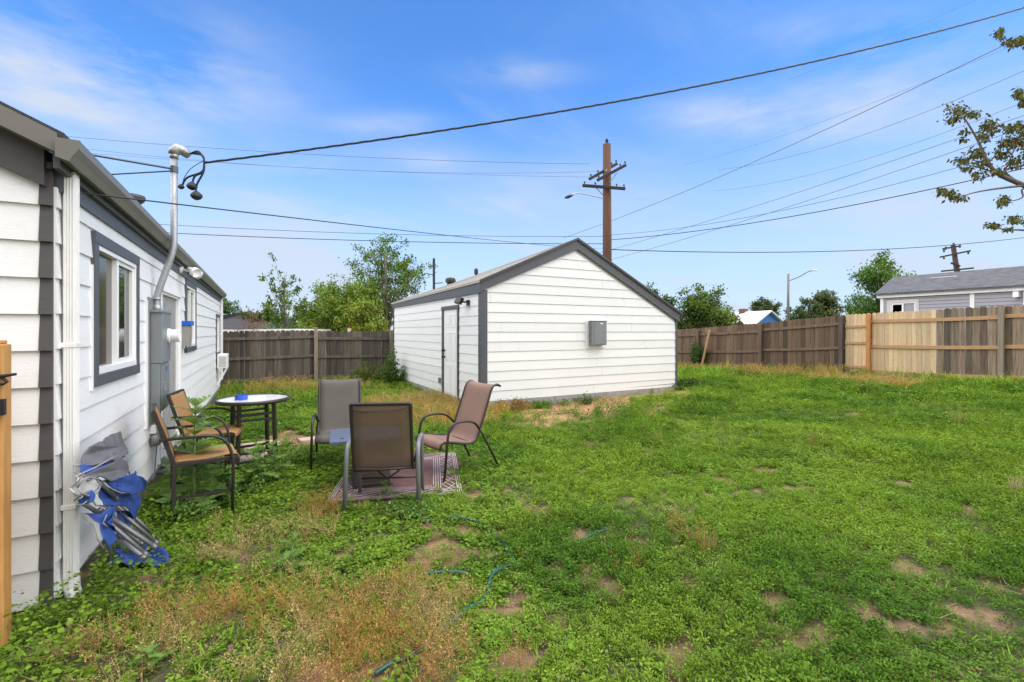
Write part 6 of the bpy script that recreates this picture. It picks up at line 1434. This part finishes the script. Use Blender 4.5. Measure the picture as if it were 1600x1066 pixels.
# ---- single plants
def lobed_leaf(l, w, seed, n=5):
    """jagged lobed leaf along +y as triangles from the midrib"""
    rd = random.Random(seed); V = []; F = []
    for s in (-1, 1):
        for i in range(n):
            y0, y1, ym = l * i / n, l * (i + 1) / n, l * (i + .75) / n; ww = w * (math.sin(math.pi * (i + .9) / (n + .8)) ** .7) * rd.uniform(.75, 1.2); b = len(V); dz = lambda y: -.35 * l * (y / l) ** 2 + .0
            V += [(0, y0, dz(y0)), (0, y1, dz(y1)), (s * ww, ym + .10 * l, dz(ym) + .12 * ww), (s * ww * .45, y0 + .3 * l / n, dz(y0) + .05 * ww)]; F += [(b, b + 3, b + 2, b + 1)]
    return np.array(V), np.array(F)
def weed(name, loc, label, H, nl, L, col, seed, lean=(0, 0), wide=.42, cat='weed', stem_r=.009, low=.05):
    rng = np.random.default_rng(seed); rd = random.Random(seed); root = thing(name, tuple(loc), label, cat); b = MB(); base = Vector(loc)
    path = smooth_path([base, base + Vector((lean[0] * .4, lean[1] * .4, H * .5)), base + Vector((lean[0], lean[1], H))], 6); b.tube(path, [stem_r * (1 - .6 * i / (len(path) - 1)) for i in range(len(path))], 7)
    so = MB(); b.build('stem', mat('pale_green_stem', (.16, .22, .07), .6), root, world=True, smooth=True); parts = []
    for i in range(nl):
        f = low + (1 - low) * (i / nl) ** .9; p = path[min(int(f * (len(path) - 1)), len(path) - 1)]; l = L * (1.15 - .65 * f) * rd.uniform(.75, 1.2); T = lobed_leaf(l, l * wide, seed * 31 + i)
        M = rot_batch(np.array([i * 2.4 + rd.uniform(-.3, .3)]), np.array([.15 + .75 * f + rd.uniform(-.25, .2)])); c = np.array(col) * rd.uniform(.75, 1.25); parts.append(inst(T[0], T[1], np.array([tuple(p)]), M, np.array([1.0]), c[None]))
    leaf_obj('foliage', parts, LEAF, root); return root
weed('tall_weed', G(*(at(302, 518, 4.35)[:2])), 'tall prickly lobed weed standing in front of the near tan chair', 1.02, 40, .29, (.19, .30, .085), 3, lean=(.02, .0), wide=.42, stem_r=.015)
for k, (px, py, H, L, nl, lab) in enumerate(((270, 785, .38, .17, 10, 'leafy lobed weed at the rear foot of the near tan chair'), (345, 770, .42, .17, 14, 'lobed weed at the front foot of the near tan chair'), (395, 765, .46, .16, 16, 'bushy pale weed clump below the round table'), (430, 750, .42, .15, 14, 'weed clump right of the round table legs'), (240, 1040, .10, .075, 9, 'low lobed weed at the bottom edge below the dry stalks'),
        (330, 800, .33, .14, 12, 'weed tuft in front of the two tan chairs'), (452, 895, .22, .10, 10, 'upright grassy weed among the dry stalks'), (605, 775, .16, .07, 10, 'small weed growing up through the rug behind the brown chair'), (706, 622, .45, .12, 14, 'light green weed on the garage wall beside its door'), (545, 800, .15, .07, 9, 'small weed on the rug corner between the legs of the brown chair'))):
    weed('leafy_weed', gnd(px, py), lab, H * 1.05, int(nl * 1.5), L * 1.35, (.15, .255, .055), 50 + k, lean=(random.Random(k).uniform(-.06, .06), random.Random(k + 9).uniform(-.06, .06)), wide=.34)
def bush(name, loc, label, r, H, n, leaf, col, seed, cat='shrub'):
    rng = np.random.default_rng(seed); root = thing(name, tuple(loc), label, cat); b = MB(); base = Vector(loc); cl = []
    for k in range(max(8, int(14 * H))):
        a = rng.uniform(0, 6.28); rr = math.sqrt(rng.random()) * r; tip = base + Vector((rr * math.cos(a), rr * math.sin(a), H * rng.uniform(.45, 1) * (1 - .45 * (rr / r) ** 2))); st = base + Vector((rr * .3 * math.cos(a), rr * .3 * math.sin(a), -.02)); p = smooth_path([st, st.lerp(tip, .5) + Vector((0, 0, .05 * H)), tip], 4); b.tube(p, .006, 5)
        for q in p[2:]: cl.append(tuple(q))
    b.build('stem', mat('pale_green_stem', (.16, .22, .07), .6), root, world=True, smooth=True); cl = np.array(cl); P = cl[rng.integers(0, len(cl), n)] + rng.normal(0, 1, (n, 3)) * np.array((r * .16, r * .16, H * .07)); P[:, 2] = np.maximum(P[:, 2], gz(P[:, 0], P[:, 1]) + .01)
    leaf_obj('foliage', [leaves(P, leaf, np.array(col)[None] * np.ones((n, 1)), rng)], LEAF, root); return root
g_ = gnd(626, 601); bush('garden_shrub', (3.62, 14.6, float(gz(3.62, 14.6))), 'tall leafy green shrub against the far end of the garage side wall', .42, 1.15, 1500, .085, (.085, .14, .035), 61)
bush('garden_shrub', (3.2, 15.6, float(gz(3.2, 15.6))), 'olive weedy shrub at the fence left of the tall garage shrub', .6, .85, 1300, .08, (.11, .135, .035), 62)
bush('low_shrub', (10.05, 8.75, float(gz(10.05, 8.75))), 'low dark green bush at the right corner of the garage', .55, .34, 1500, .055, (.06, .105, .03), 63)
bush('low_shrub', (6.42, 8.42, float(gz(6.4, 8.4))), 'small dusty green weed bush at the foot of the garage gable below the breaker box', .26, .24, 500, .04, (.085, .125, .045), 64)
bush('dry_shrub', (4.35, 8.25, float(gz(4.3, 8.3))), 'rusty dry weed mound at the near corner of the garage', .5, .38, 1500, .035, (.23, .14, .05), 65)
bush('climbing_vine', (15.15, 12.62, float(gz(15.1, 12.6))), 'green vine climbing the leaning stake on the brown fence', .34, 1.62, 1700, .09, (.07, .125, .035), 66)
bush('low_shrub', (15.1, 7.1, float(gz(15.1, 7.1))), 'dark green weed at the foot of the orange fence post', .35, .38, 600, .05, (.06, .10, .03), 67)
bush('low_shrub', (14.9, 8.15, float(gz(14.9, 8.15))), 'green weed clump at the foot of the dark brown fence', .35, .5, 700, .05, (.075, .125, .035), 68)
bush('low_shrub', (14.95, 5.7, float(gz(14.95, 5.7))), 'leafy weed at the foot of the pale new fence boards', .4, .30, 700, .05, (.07, .13, .03), 69)
for k, (px, py, r, H, n, lab) in enumerate(((418, 755, .26, .36, 1500, 'dense light green weed clump standing right of the round table legs'), (368, 782, .22, .33, 1300, 'dense light green weed clump below the front leg of the near tan chair'), (455, 728, .28, .26, 1300, 'low spreading weed clump between the round table and the taupe chair'), (300, 812, .2, .26, 900, 'low weed clump in front of the tall prickly weed'), (640, 800, .30, .13, 1500, 'mounded round leaved weeds in front of the brown chair'))):
    g_ = gnd(px, py); bush('weed_clump', tuple(g_), lab, r, H, n, .034, (.135, .235, .05), 80 + k, 'weeds')
def tuft(loc, label, H, n, col, seed, w=.003, seeds=True):
    rng = np.random.default_rng(seed); T = [blade(seed + k, nb=9, h=H, w=w, lean=.35) for k in range(3)]; parts = []
    for k in range(n):
        q = T[k % 3]; a = rng.uniform(0, 6.28); r = rng.uniform(0, .13); p = np.array([[loc[0] + r * math.cos(a), loc[1] + r * math.sin(a), loc[2]]]); parts.append(inst(q[0], q[1], p, rot_batch(rng.uniform(0, 6.28, 1), rng.normal(0, .15, 1)), np.array([rng.uniform(.6, 1.1)]), np.clip(np.array(col)[None] * rng.uniform(.7, 1.3), .01, .6)))
    V, F, C = join(parts); o = leaf_obj('grass_tuft', [(V - np.array(loc), F, C)], LEAF, None, smooth=False); o.location = loc; tag(o, label, 'grass tuft')
for k, (px, py, H, n, col, lab) in enumerate(((1494, 668, .30, 14, (.27, .30, .08), 'large pale yellow green seeding grass tuft in the right part of the lawn'), (1022, 695, .26, 7, (.26, .28, .08), 'pale grass tuft in the lawn below the garage gable'), (1124, 672, .22, 7, (.24, .27, .08), 'pale seeding grass tuft in the middle lawn, right of the garage gable centre'), (1281, 700, .28, 5, (.30, .22, .09), 'tan dry grass tuft in the lawn centre right'), (978, 885, .16, 8, (.28, .19, .06), 'small ochre grass tuft below the middle of the lawn'),
        (1098, 860, .24, 7, (.30, .22, .09), 'wispy tan grass stalks in the middle of the lawn'), (1587, 770, .2, 4, (.42, .36, .22), 'bleached straw tuft at the right edge of the lawn'), (395, 620, .5, 10, (.30, .28, .05), 'yellow grass clump at the back fence beyond the round table'), (452, 900, .22, 6, (.13, .2, .05), 'fresh green grass tuft among the dry stalks'), (1150, 700, .2, 5, (.25, .28, .08), 'small pale tuft in the lawn right of the pair of tufts'))):
    g_ = gnd(px, py); tuft(tuple(g_), lab, H, n, col, 100 + k)
